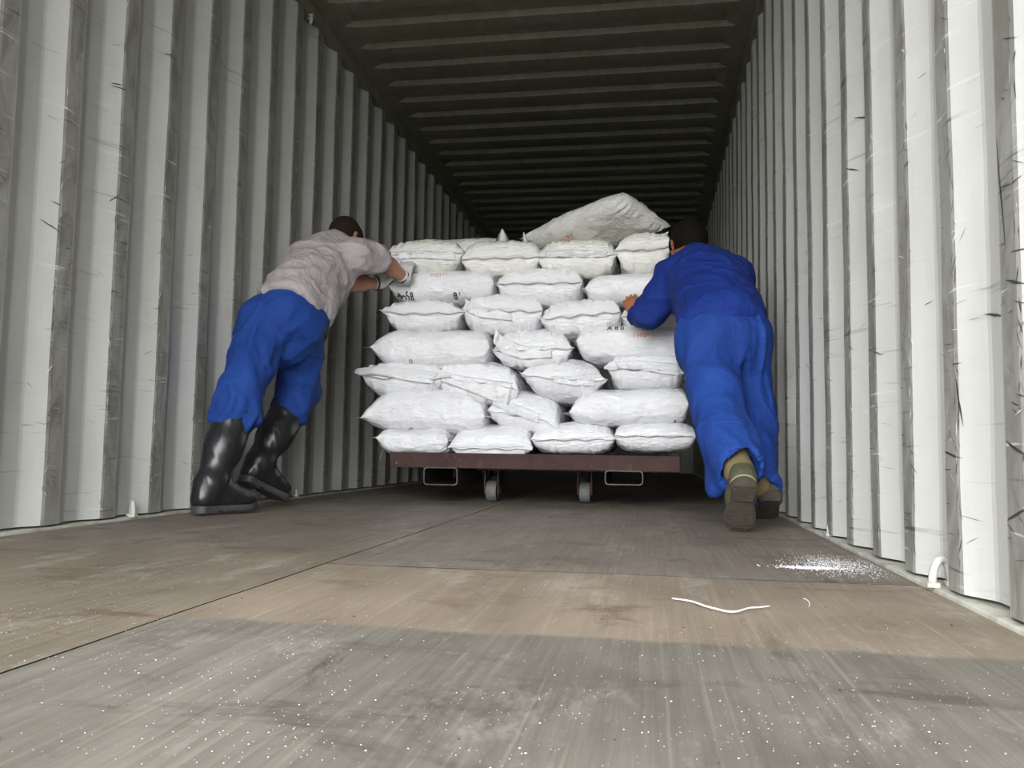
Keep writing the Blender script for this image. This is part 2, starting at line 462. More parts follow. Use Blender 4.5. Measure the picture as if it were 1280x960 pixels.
# plywood floor: sheets with narrow seams over a dark sub-base
m = MB()
xa, xb = -WH+.012, WH-.012
SX = -.098
def sheet(x0, x1, y0, y1, mi):
    nx = max(2, int((x1-x0)/.06)); ny = max(2, int((y1-y0)/.06)); V = []; Fc = []
    for i in range(nx+1):
        for j in range(ny+1):
            X = x0+(x1-x0)*i/nx; Y = y0+(y1-y0)*j/ny
            V.append((X, Y, -.003+.0022*noise.noise(Vector((X*3, Y*2, 1)))))
    for i in range(nx):
        for j in range(ny):
            a = i*(ny+1)+j; Fc.append((a, a+ny+1, a+ny+2, a+1))
    m.add(V, Fc, mi)
    # edges down into the seams, coloured near black so the lit gaps stay dark
    m.add([(x0, y0, -.003), (x1, y0, -.003), (x1, y1, -.003), (x0, y1, -.003), (x0, y0, -.03), (x1, y0, -.03), (x1, y1, -.03), (x0, y1, -.03)],
          [(0, 4, 5, 1), (1, 5, 6, 2), (2, 6, 7, 3), (3, 7, 4, 0)], 4)
g = .0022
sheet(SX+g, xb, YN, 1.845-g, 0)
sheet(xa, SX-g, YN, 4.271, 1)
sheet(SX+g, xb, 1.845+g*1.6, 4.27, 3)
y = 4.275
while y < YF:
    sheet(xa, SX-g, y, min(YF, y+2.4)-2*g, 3); sheet(SX+g, xb, y, min(YF, y+2.4)-2*g, 3); y += 2.4
m.box((xa-.05, YN, -.08), (xb+.05, YF, -.02), 4)
m.build('floor', [M['ply_grey'], M['ply_tan'], M['ply_tan2'], M['ply_dark'], M['gap']], kind='structure')

# yard outside the open doors
m = MB(); m.box((-40, -60, -1.45), (40, 30, -1.25), 0)
m.build('ground', M['yard'], kind='structure')

# ------------------------------------------------------------------ lashing rings
def lash(name, c, side, R, ax, label, tilt=0, thick=.008):
    t = empty(name, c, label, 'lashing ring', None)
    m = MB(); pts = []
    for i in range(15):
        a = PI*i/14
        pts.append((0, -math.cos(a)*R*.72, math.sin(a)*R*1.35))
    rot = Matrix.Rotation(ax, 4, 'Z') @ Matrix.Rotation(tilt, 4, 'X')
    m.tube([rot @ Vector(p) for p in pts], thick, 10)
    m.build('ring', M['paint'], t, True)
    for s_ in (-1, 1):
        p = rot @ Vector((0, s_*R*.72, 0)); b = MB()
        b.box((p.x-.012, p.y-.011, p.z-.004), (p.x+.012, p.y+.011, p.z+.006), 0, .002)
        b.build('weld_pad', M['rail'], t)
    return t
p = onwall(166, 648, -1.178); lash('lashing_ring', (-1.182, p.y, .010), -1, .034, .75, 'bent pale grey lashing ring at the foot of the left wall, left of the boots')
p = onwall(1175, 738, 1.18); lash('lashing_ring', (1.184, p.y, .010), 1, .036, -1.0, 'large pale grey lashing ring at the foot of the right wall, nearest the camera')
p = onwall(371, 624, -1.178); lash('lashing_ring', (-1.182, p.y, .010), -1, .022, .5, 'small dim lashing ring low on the left wall behind the raised black boot')
p = onwall(1036, 668, 1.18); lash('lashing_ring', (1.184, p.y, .010), 1, .022, -.35, 'pale lashing ring low on the right wall, farther in than the powder spill')
p = onwall(388, 20, -1.17); lash('lashing_hook', (-1.166, p.y, HH-.085), -1, .026, .5, 'thin wire lashing hook under the ceiling on the left wall', PI)

# ------------------------------------------------------------------ trolley
YS = 4.08                                # plane of the front of the load
tl, tr = at(487, 571, YS), at(850, 566, YS)
TZ = (tl.z+tr.z)/2+.004
tbz = (at(487, 588, YS).z+at(850, 586, YS).z)/2
TX0, TX1 = at(487, 575, YS).x, at(850, 575, YS).x
TL = (( TX0+TX1)/2, YS+.65, 0)
tro = empty('platform_trolley', TL, 'low rusty brown steel platform trolley carrying the stack of white sacks', 'trolley')
m = MB(); m.box((TX0, YS, TZ-.012), (TX1, YS+1.45, TZ), 0, .002)
m.box((TX0, YS, tbz), (TX1, YS+.05, TZ-.010), 0, .003); m.box((TX0, YS+1.40, tbz), (TX1, YS+1.45, TZ-.010), 0, .003)
m.box((TX0, YS+.04, tbz), (TX0+.05, YS+1.41, TZ-.010), 0, .003); m.box((TX1-.05, YS+.04, tbz), (TX1, YS+1.41, TZ-.010), 0, .003)
for i in range(1, 5):
    xx = TX0+(TX1-TX0)*i/5; m.box((xx-.03, YS+.04, tbz+.005), (xx+.03, YS+1.41, TZ-.010), 0, .003)
m.build('deck', M['rust'], tro, loc=TL)
for (xa_, xb_) in ((530, 572), (756, 804)):
    a = at(xa_, 585, YS); b = at(xb_, 607, YS+.0)
    m = MB(); z1 = tbz+.004; z0 = at(xa_, 606, YS).z; x0, x1 = a.x, b.x; r = .016
    pts = []
    for cx_, cz_, a0 in ((x1-r, z1-r, 0), (x0+r, z1-r, PI/2), (x0+r, z0+r, PI), (x1-r, z0+r, 1.5*PI)):
        for i in range(5):
            an = a0+PI/2*i/4; pts.append((cx_+r*math.cos(an), YS+.0, cz_+r*math.sin(an)))
    n = len(pts); V = []; Fc = []
    for yy, ins in ((YS-.006, 0), (YS+.6, 0), (YS+.6, .005), (YS-.006, .005)):
        cxm, czm = (x0+x1)/2, (z0+z1)/2
        for q in pts:
            V.append((q[0]+(cxm-q[0])*ins/((x1-x0)/2), yy, q[2]+(czm-q[2])*ins/((z1-z0)/2)))
    for k_ in range(4):
        for i in range(n): Fc.append((k_*n+i, k_*n+(i+1) % n, ((k_+1) % 4)*n+(i+1) % n, ((k_+1) % 4)*n+i))
    m.add(V, Fc); m.build('fork_pocket', M['steel'], tro, loc=TL)
for px, yy in ((613, 4.30), (733, 4.36), (620, 5.2), (728, 5.25)):
    p = onfloor(px, 627) if yy < 5 else Vector((at(px, 600, 5.2).x, yy, 0))
    p.y = yy; R = .052
    m = MB(); m.box((p.x-.07, p.y-.06, tbz-.012), (p.x+.07, p.y+.09, tbz+.006), 0, .003)
    for s_ in (-1, 1): m.box((p.x+s_*.034-.004, p.y-.03, R-.012), (p.x+s_*.034+.004, p.y+.05, tbz-.008), 0, .002)
    m.tube([(p.x-.042, p.y, R), (p.x+.042, p.y, R)], .008, 12)
    br = m.build('caster', M['rust'], tro, loc=TL)
    m = MB(); m.lathe([(R-.006, -.026), (R, -.021), (R, .021), (R-.006, .026)], (p.x, p.y, R), 'x', 36)
    m.build('wheel', M['caster'], br, True, loc=TL)

# ------------------------------------------------------------------ sacks
def sack_surface(L, Wd, H, seed, n=9.0, p=.50, m_mid=3.3, ear=.014, flap=.016, seamf=0.0, seamb=0.0,
                 wr=1.0, twist=0.0, sagx=0.0, droopL=0.0, droopR=0.0, flapbend=0.0, NU=92, NV=120, n2=None, p2=None):
    """a filled flat sack: u runs along its length (y), closed long edges left and right (x)"""
    rnd = random.Random(seed); ph = [rnd.uniform(0, 6.28) for _ in range(8)]; off = Vector((seed*3.17, seed*1.3, seed*.7))
    us = []
    for i in range(NU+1):
        t = -1+2*i/NU; us.append(math.copysign(1-(1-abs(t))**1.7, t))
    rings = []
    hb = L/2
    seq = [(-1.0, -flap, 1), (-1.0, -flap*.5, 1)]+[(u, 0, 0) for u in us]+[(1.0, flap*.5, 1), (1.0, flap, 1)]
    for (u, ex, isf) in seq:
        a = abs(u)
        prof = max(0.0, 1-a**n)**p if (u < 0 or n2 is None) else max(0.0, 1-a**n2)**(p2 or p)
        h = max(H/2*prof*1.06, .0022)
        wdt = Wd/2-ear*prof+ear*.0
        mm = 2.0+(m_mid-2.0)*prof
        zc = (seamf if u < 0 else seamb)*H/2*(a**5)
        ring = []
        for j in range(NV):
            th = 2*PI*j/NV
            c_, s_ = math.cos(th), math.sin(th)
            x = wdt*math.copysign(abs(c_)**(2/mm), c_)
            z = h*math.copysign(abs(s_)**(2/mm), s_)
            y = u*hb+ex*1.0
            # gathering folds running back from the sewn ends
            fold = (a**6)*(1-a**40)*wr
            q = x/Wd*2
            fz = .0065*fold*(math.sin(q*23+ph[0]+3*math.sin(q*5+ph[1]))+.6*math.sin(q*41+ph[2]))
            z += fz*(.4+.6*abs(s_))
            if isf or a > .97: z += .004*wr*math.sin(q*12+ph[3])*abs(ex/flap if isf else .4)
            P_ = Vector((x, y, z))
            nz = noise.noise(P_*5+off)*.012+noise.noise(P_*11+off)*.006
            rg = (1-abs(noise.noise(Vector((P_.x*13, P_.y*13, P_.z*24))+off))*2.4)
            rg2 = (1-abs(noise.noise(P_*27+off*2))*2.6)
            dsp = (nz+max(0, rg)*.0050*wr+max(0, rg2)*.0030*wr-.003)*(prof**.5)
            nv = Vector((c_/max(Wd, .01), 0, s_/max(H, .01))).normalized()
            P_ += nv*dsp*.8
            if prof > .2: P_.y -= math.copysign(dsp*.5, u) if a > .8 else 0
            P_.z += zc
            if isf: P_.z += flapbend*abs(ex/flap)**1.5*flap*(1 if u < 0 else -.6)
            # closed long edges droop or rise towards their corners
            e = max(0, (abs(P_.x)/(Wd/2)))**4
            P_.z += (droopL if P_.x < 0 else droopR)*H/2*e
            P_.z += sagx*((P_.x/(Wd/2))**2)*H/2
            if twist:
                an = twist*u; P_.x, P_.z = P_.x*math.cos(an)-P_.z*math.sin(an), P_.x*math.sin(an)+P_.z*math.cos(an)
            ring.append(P_)
        rings.append(ring)
    V = [q for r in rings for q in r]; Fc = []; N = len(rings)
    for i in range(N-1):
        for j in range(NV): Fc.append((i*NV+j, i*NV+(j+1) % NV, (i+1)*NV+(j+1) % NV, (i+1)*NV+j))
    Fc.append(tuple(range(NV-1, -1, -1))); Fc.append(tuple((N-1)*NV+j for j in range(NV)))
    return V, Fc

SACKS = {}
def sack(key, x0, x1, y0, y1, side, label, group='white sacks stacked on the trolley', roll=0.0, dy=0.0, yaw=0.0, H=None, length=None, Y=None, cx=None, mat='sack', **kw):
    """box of the sack's outline measured on the plane of the load's front"""
    Yp = YS+dy if Y is None else Y
    a = at(x0, (y0+y1)/2, Yp); b = at(x1, (y0+y1)/2, Yp); t = at((x0+x1)/2, y0, Yp); bt = at((x0+x1)/2, y1, Yp)
    w_ = b.x-a.x; h_ = t.z-bt.z
    if H: h_ = H
    seed = kw.pop('seed', sum(ord(c_) for c_ in key)*1.37)
    if not side:
        kw.setdefault('n', 13); kw.setdefault('p', .42); kw.setdefault('n2', 9); kw.setdefault('p2', .5)
    if side:      # lies along the front: long closed edge towards us
        L = w_-.05; Wd = length or .46
        V, Fc = sack_surface(L, Wd, h_*1.02, seed, **kw)
        R = Matrix.Rotation(-PI/2, 4, 'Z'); cy = Yp+Wd/2-.02
    else:         # end-on
        L = (length or .68); Wd = w_*1.02
        V, Fc = sack_surface(L, Wd, h_*1.02, seed, **kw)
        R = Matrix.Identity(4); cy = Yp+L/2
    c_ = Vector(((a.x+b.x)/2, cy, (t.z+bt.z)/2))
    o = obj('sack', V, Fc, M[mat], None, True)
    R = Matrix.Rotation(yaw, 4, 'Z') @ Matrix.Rotation(roll, 4, 'Y') @ R
    o.data.transform(R); o.location = c_
    tag(o, label, 'sack', group)
    SACKS[key] = o
    # stitched line along the sewn end that faces us
    return o

G = 'white sacks stacked on the trolley'
# bottom layer
sack('A', 464, 567, 535, 569, 1, 'white sack at the left end of the bottom layer, on the rusty deck', roll=-.03, seamf=.35, length=.44, n=6, p=.8, n2=10, p2=.5)
sack('B', 562, 665, 530, 568, 0, 'white sack second from the left in the bottom layer, on the deck', seamf=-.45, flapbend=-.8)
sack('C', 664, 768, 529, 566, 0, 'white sack third from the left in the bottom layer, stitched seam across its end', seamf=-.1, roll=-.02, n=10, p=.5)
sack('D', 767, 871, 528, 564, 0, 'white sack at the right end of the bottom layer, dark stitch line', seamf=.05, n=11, p=.5)
# second
sack('E', 446, 613, 484, 541, 1, 'long white sack at the left end of the second layer from the bottom', seamf=-.35, seamb=-.25, sagx=0, m_mid=3, n=4.5, p=.8, n2=10, p2=.5, flap=.03, length=.46)
sack('F', 610, 703, 488, 538, 0, 'slumped white sack in the middle of the second layer from the bottom', roll=.16, seamf=-.3, droopR=-.5, m_mid=2.8, dy=.02, n=8, p=.6)
sack('G', 705, 868, 485, 531, 1, 'long smooth white sack at the right end of the second layer from the bottom', seamf=-.3, seamb=.1, roll=-.02, n=8, p=.8, n2=13, p2=.45, flap=.03)
# third
sack('H', 445, 562, 454, 497, 0, 'white sack at the left end of the third layer, flap pointing left', seamf=.3, ear=.05, droopL=.35, flapbend=-1.0, m_mid=2.8, wr=1.4)
sack('I', 545, 650, 450, 499, 0, 'crumpled white sack second from the left in the third layer from the bottom', roll=.12, seamf=-.1, droopR=-.3, m_mid=2.8, wr=1.5, dy=.015)
sack('J', 648, 759, 449, 500, 0, 'white sack third from the left in the third layer, pointed left corner', roll=.04, seamf=.05, ear=.05, droopL=.25, m_mid=2.4, wr=1.4, n=7, p=.6)
sack('K', 756, 861, 444, 485, 0, 'white sack at the right end of the third layer, folded flap across its upper half', seamf=.3, ear=.035, flapbend=-.9, wr=1.3)
# fourth
sack('L', 457, 619, 411, 459, 1, 'long smooth white sack at the left end of the fourth layer from the bottom', seamf=.05, n=7, p=.9, n2=10, p2=.5, flap=.035)
sack('M', 615, 717, 411, 456, 0, 'white sack in the middle of the fourth layer with a bright creased left flap', seamf=-.15, roll=-.02, wr=1.4, ear=.035)
sack('N', 714, 872, 405, 452, 1, 'long white sack at the right of the fourth layer with red print', seamf=.1, seamb=-.1, n=7)
# fifth
sack('O', 475, 581, 374, 414, 0, 'white sack at the left end of the fifth layer, below the gloved hands', seamf=.1, ear=.04, droopL=.3, m_mid=2.8, wr=1.3)
sack('P', 577, 677, 369, 417, 0, 'white sack second from the left in the fifth layer, flap folded over its left side', seamf=.2, roll=.05, wr=1.6, m_mid=2.8)
sack('Q', 675, 776, 374, 417, 0, 'wrinkled white sack third from the left in the fifth layer, left of the bare hand', seamf=.05, roll=-.08, wr=1.7, m_mid=2.8)
sack('R', 776, 874, 378, 411, 0, 'white sack at the right end of the fifth layer, mostly behind the blue sleeve', seamf=0, dy=.02)
# sixth
sack('S', 481, 624, 336, 376, 1, 'long white sack with red print under the gloved hand, sixth layer', seamf=-.1, n=9, m_mid=3.4, wr=.7)
sack('T', 621, 728, 334, 379, 0, 'white sack in the middle of the sixth layer, between the two long sacks', seamf=.1, wr=1.2)
sack('U', 725, 872, 338, 377, 1, 'long white sack at the right of the sixth layer, running behind the blue jacket', seamf=-.1, n=8, wr=.7)
# seventh
sack('V', 479, 580, 297, 339, 0, 'white sack at the left end of the seventh layer, above the gloved hands', seamf=.05, mat='sack_b', wr=1.3, n=8, ear=.03)
sack('Wb', 577, 675, 297, 342, 0, 'white sack second from the left in the seventh layer, rounded ends', seamf=-.15, mat='sack_b', wr=1.2)
sack('X', 672, 771, 297, 341, 0, 'white sack third from the left in the seventh layer, under the tilted sack', seamf=-.05, mat='sack_b', wr=1.2)
sack('Y', 767, 843, 291, 339, 0, 'white sack at the right end of the seventh layer, partly behind the black-haired head', seamf=.1, mat='sack_b', ear=.03, m_mid=3.4, droopR=.5)
# on top
zt = at(560, 298, YS+.2).z
V, Fc = sack_surface(.70, .38, .125, 77, n=9, p=.5, n2=5, p2=.7, m_mid=2.8, wr=1.0, seamf=-.1, seamb=-.3, ear=.02)
o = obj('sack', V, Fc, M['sack_b'], None, True); o.data.transform(Matrix.Rotation(math.radians(52), 4, 'Z') @ Matrix.Rotation(math.radians(-7), 4, 'X') @ Matrix.Rotation(math.radians(15), 4, 'Y'))
o.location = at(741, 288, YS+.32); SACKS['Z'] = tag(o, 'large tilted white sack lying diagonally on top of the load', 'sack', G)
sack('AA', 500, 640, 293, 325, 1, 'long white sack at the rear left on top, only its upper edge showing', Y=YS+.42, mat='sack_b', H=.12, n=8, wr=.7)
# corner tips that stand up behind the top layer
def tip(key, px, py, w_, h_, Y, lean):
    o = SACKS[key]; c_ = at(px, py, Y); m = MB(); V = []; n = 9
    for i in range(n):
        t = i/(n-1); hw = w_/2*(1-t)**.9+.001
        for s_, dd in ((-1, 0), (0, .006), (1, 0)):
            V.append((c_.x+s_*hw+lean*t*h_, c_.y+dd*(1-t)+.004*math.sin(t*5), c_.z-h_*(1-t)))
        V.append((c_.x+lean*t*h_, c_.y-.005, c_.z-h_*(1-t)))
    Fc = []
    for i in range(n-1):
        a = i*4; b = a+4; idx = [0, 1, 2, 3]
        for q in range(4): Fc.append((a+idx[q], a+idx[(q+1) % 4], b+idx[(q+1) % 4], b+idx[q]))
    m.add(V, Fc); ob = m.build('corner_tip', M['sack_b'], o, True, loc=o.location)
tip('AA', 628, 286, .095, .085, YS+.40, 0)
tip('Z', 657, 290, .03, .05, YS+.09, -.2)
tip('Z', 826, 290, .06, .03, YS+.12, 1.2)

# printed marks projected on the sacks' front
def project(o, V2, off=.0012):
    """V2: list of (px, py); each vertex is cast on the sack along y"""
    me = o.data; loc = o.location
    bvh = BVHTree.FromPolygons([v.co[:] for v in me.vertices], [tuple(p_.vertices) for p_ in me.polygons])
    out = []
    for (px, py) in V2:
        p0 = at(px, py, YS); q = Vector((p0.x, YS-.5, p0.z))-loc
        h, nrm, i, d = bvh.ray_cast(q, Vector((0, 1, 0)))
        out.append(None if h is None else (h+Vector((0, -off, 0)), nrm))
    return out
GL = {  # 5x7 stroke glyphs
 'X': [((0, 0), (4, 6)), ((0, 6), (4, 0))], 'H': [((0, 0), (0, 6)), ((4, 0), (4, 6)), ((0, 3), (4, 3))],
 'Y': [((0, 6), (2, 3)), ((4, 6), (2, 3)), ((2, 3), (2, 0))], 'T': [((0, 6), (4, 6)), ((2, 6), (2, 0))],
 'O': [((0, 0), (4, 0)), ((4, 0), (4, 6)), ((4, 6), (0, 6)), ((0, 6), (0, 0))],
 '2': [((0, 6), (4, 6)), ((4, 6), (4, 3)), ((4, 3), (0, 3)), ((0, 3), (0, 0)), ((0, 0), (4, 0))],
 '8': [((0, 0), (4, 0)), ((4, 0), (4, 6)), ((4, 6), (0, 6)), ((0, 6), (0, 0)), ((0, 3), (4, 3))],
 '1': [((2, 0), (2, 6)), ((2, 6), (1, 5))], '0': [((0, 0), (4, 0)), ((4, 0), (4, 6)), ((4, 6), (0, 6)), ((0, 6), (0, 0))],
 '.': [((2, 0), (2, 1))], ' ': [], 'K': [((0, 0), (0, 6)), ((0, 2), (4, 6)), ((1, 3), (4, 0))],
 'G': [((4, 6), (0, 6)), ((0, 6), (0, 0)), ((0, 0), (4, 0)), ((4, 0), (4, 3)), ((4, 3), (2, 3))],
 '5': [((4, 6), (0, 6)), ((0, 6), (0, 3)), ((0, 3), (4, 3)), ((4, 3), (4, 0)), ((4, 0), (0, 0))],
 'Z': [((0, 6), (4, 6)), ((4, 6), (0, 0)), ((0, 0), (4, 0))], '7': [((0, 6), (4, 6)), ((4, 6), (1, 0))],
}
def mark(key, text, px, py, wch, hch, mat, ang=0.0, lw=.13, gap=.45):
    o = SACKS[key]; pos = 0; V2 = []; quads = []
    ca, sa = math.cos(ang), math.sin(ang)
    for ch in text:
        for (a, b) in GL[ch]:
            A = Vector((pos+a[0]/4*wch, -a[1]/6*hch)); B = Vector((pos+b[0]/4*wch, -b[1]/6*hch))
            d = (B-A); d = d.normalized() if d.length else Vector((1, 0)); nn = Vector((-d.y, d.x))*lw*hch*.5
            k_ = 4; base = len(V2)
            for i in range(k_+1):
                c_ = A+(B-A)*i/k_
                for s_ in (-1, 1):
                    e_ = c_+nn*s_; V2.append((px+e_.x*ca-e_.y*sa, py+e_.x*sa+e_.y*ca))
            for i in range(k_): quads.append((base+2*i, base+2*i+1, base+2*i+3, base+2*i+2))
        pos += wch*(1+gap)
    P = project(o, V2); idx = {}; V = []; Fc = []
    for q in quads:
        if any(P[i] is None for i in q): continue
        ys = [P[i][0].y for i in q]
        if max(ys)-min(ys) > .03: continue
        f = []
        for i in q:
            if i not in idx: idx[i] = len(V); V.append(P[i][0])
            f.append(idx[i])
        Fc.append(f)
    if V: obj('printed_mark', V, Fc, mat, o)
mark('S', 'XHZYTT', 538, 345.5, 2.6, 4.2, M['red'])
mark('S', 'X2', 489, 371, 3.5, 5, M['black'], .15, .28, .9)
mark('S', '80', 496, 373, 4.5, 4, M['black'], .1, .4, .2)
mark('S', '5', 508, 374, 2, 9, M['black'], 0, .2)
mark('S', '8', 513, 374, 2.2, 8, M['black'], 0, .2)
mark('S', '8', 567, 372, 3, 6, M['black'], 0, .25); mark('S', 'T', 573, 369, 2.5, 3, M['black'], 0, .3)
mark('N', 'X', 759, 412, 6, 5.5, M['black'], 0, .3)
mark('N', '80', 769, 411.5, 2.8, 5, M['black'], 0, .28, 1.6)
mark('N', '11HYGH', 792, 422, 2.3, 4.6, M['red'], -.06, .2, .4)
mark('Z', '0117YT', 693, 286, 2.4, 5, M['red'], -.28, .18, .35)
mark('L', '0', 512, 453, 3, 3, M['black'], 0, .3)
mark('E', '.0', 506, 538, 3, 3, M['black'], 0, .3)
mark('D', 'TT', 757, 535, 4, 5, M['black'], 0, .2)
mark('G', '.8', 840, 528.5, 2, 3, M['black'], 0, .3)
# dark stitch line across the ends of the two right sacks of the bottom layer, and others
def stitch(key, pts, w_=.45, mat='seam'):
    V2 = []; n = 60
    pts = [Vector(p) for p in pts]
    for i in range(n+1):
        t = i/n*(len(pts)-1); a = min(int(t), len(pts)-2); c_ = pts[a].lerp(pts[a+1], t-a)
        V2 += [(c_.x, c_.y-w_/2), (c_.x, c_.y+w_/2)]
    P = project(SACKS[key], V2, .0015); V = []; Fc = []; mp = {}
    for i in range(n):
        q = (2*i, 2*i+1, 2*i+3, 2*i+2)
        if any(P[j] is None for j in q): continue
        ys = [P[j][0].y for j in q]
        f = []
        for j in q:
            if j not in mp: mp[j] = len(V); V.append(P[j][0])
            f.append(mp[j])
        Fc.append(f)
    if V: obj('stitch_line', V, Fc, M[mat], SACKS[key])
stitch('D', [(769, 546.5), (820, 545), (866, 545.5)], .8)
stitch('C', [(668, 552), (715, 548.5), (762, 546)], .5)
stitch('B', [(566, 559), (610, 561), (655, 558)], .5)
def flap(key, top, bot, out=.012, seed=1):
    nx, ny = 26, 6
    def pl(P, t):
        t *= len(P)-1; a_ = min(int(t), len(P)-2); return Vector(P[a_]).lerp(Vector(P[a_+1]), t-a_)
    G2 = []
    for i in range(nx+1):
        A, B = pl(top, i/nx), pl(bot, i/nx)
        for j in range(ny+1): G2.append(tuple(A.lerp(B, j/ny)))
    P = project(SACKS[key], G2, 0); ok = [q[0].y for q in P if q]
    md = sorted(ok)[len(ok)//2] if ok else 0
    V = []; loc = SACKS[key].location
    for i in range(nx+1):
        for j in range(ny+1):
            w0 = at(*G2[i*(ny+1)+j], YS); q = P[i*(ny+1)+j]
            y_ = min(q[0].y, md+.03) if q else md
            y_ = y_-out*(.15+.85*j/ny)-.006*math.sin(i*1.1+seed)*j/ny-.004*noise.noise(Vector((i*.5, j*.5, seed)))
            V.append((w0.x-loc.x, y_, w0.z-loc.z))
    m1 = len(V); V += [(x_, y_+.0025, z_) for x_, y_, z_ in V]; Fc = []
    def id_(i, j): return i*(ny+1)+j
    for i in range(nx):
        for j in range(ny):
            f_ = (id_(i, j), id_(i, j+1), id_(i+1, j+1), id_(i+1, j)); Fc.append(f_); Fc.append(tuple(m1+v_ for v_ in f_[::-1]))
    for i in range(nx):
        for j in (0, ny): Fc.append((id_(i, j), id_(i+1, j), m1+id_(i+1, j), m1+id_(i, j)))
    for j in range(ny):
        for i in (0, nx): Fc.append((id_(i, j), id_(i, j+1), m1+id_(i, j+1), m1+id_(i, j)))
    obj('folded_flap', V, Fc, M['sack'], SACKS[key], True)
flap('H', [(445, 461), (470, 457), (510, 460), (548, 466)], [(447, 470), (474, 469), (512, 476), (541, 480)], .02, 1)
flap('K', [(768, 452), (800, 450), (848, 455)], [(772, 461), (802, 463), (850, 470)], .015, 2)
flap('I', [(553, 463), (580, 470), (610, 474), (640, 478)], [(551, 476), (582, 487), (612, 499), (634, 505)], .02, 3)
flap('F', [(612, 493), (640, 503), (675, 517)], [(614, 505), (640, 517), (672, 528)], .018, 4)
flap('M', [(619, 411), (628, 420), (650, 431), (690, 436)], [(617, 428), (627, 441), (652, 449), (690, 447)], .015, 5)
flap('P', [(580, 372), (598, 382), (640, 392)], [(580, 388), (600, 397), (640, 401)], .012, 6)
flap('V', [(484, 316), (520, 312), (570, 316)], [(484, 325), (520, 323), (570, 325)], .010, 7)
flap('X', [(682, 314), (715, 312), (760, 314)], [(682, 322), (715, 322), (758, 322)], .010, 8)
flap('J', [(690, 470), (715, 470), (745, 466)], [(692, 478), (716, 482), (742, 482)], .012, 9)

# thread hanging from the bottom left sack
a = at(466, 549, YS); b = at(463, 562, YS); c_ = at(459, 574, YS)
pts = [a+(b-a)*t/4 for t in range(4)]+[b+(c_-b)*t/4 for t in range(5)]
m = MB(); m.tube([(q.x, YS+.20, q.z) for q in pts], .0012, 6); ob = m.build('thread', M['string'], SACKS['A'], True, loc=SACKS['A'].location)

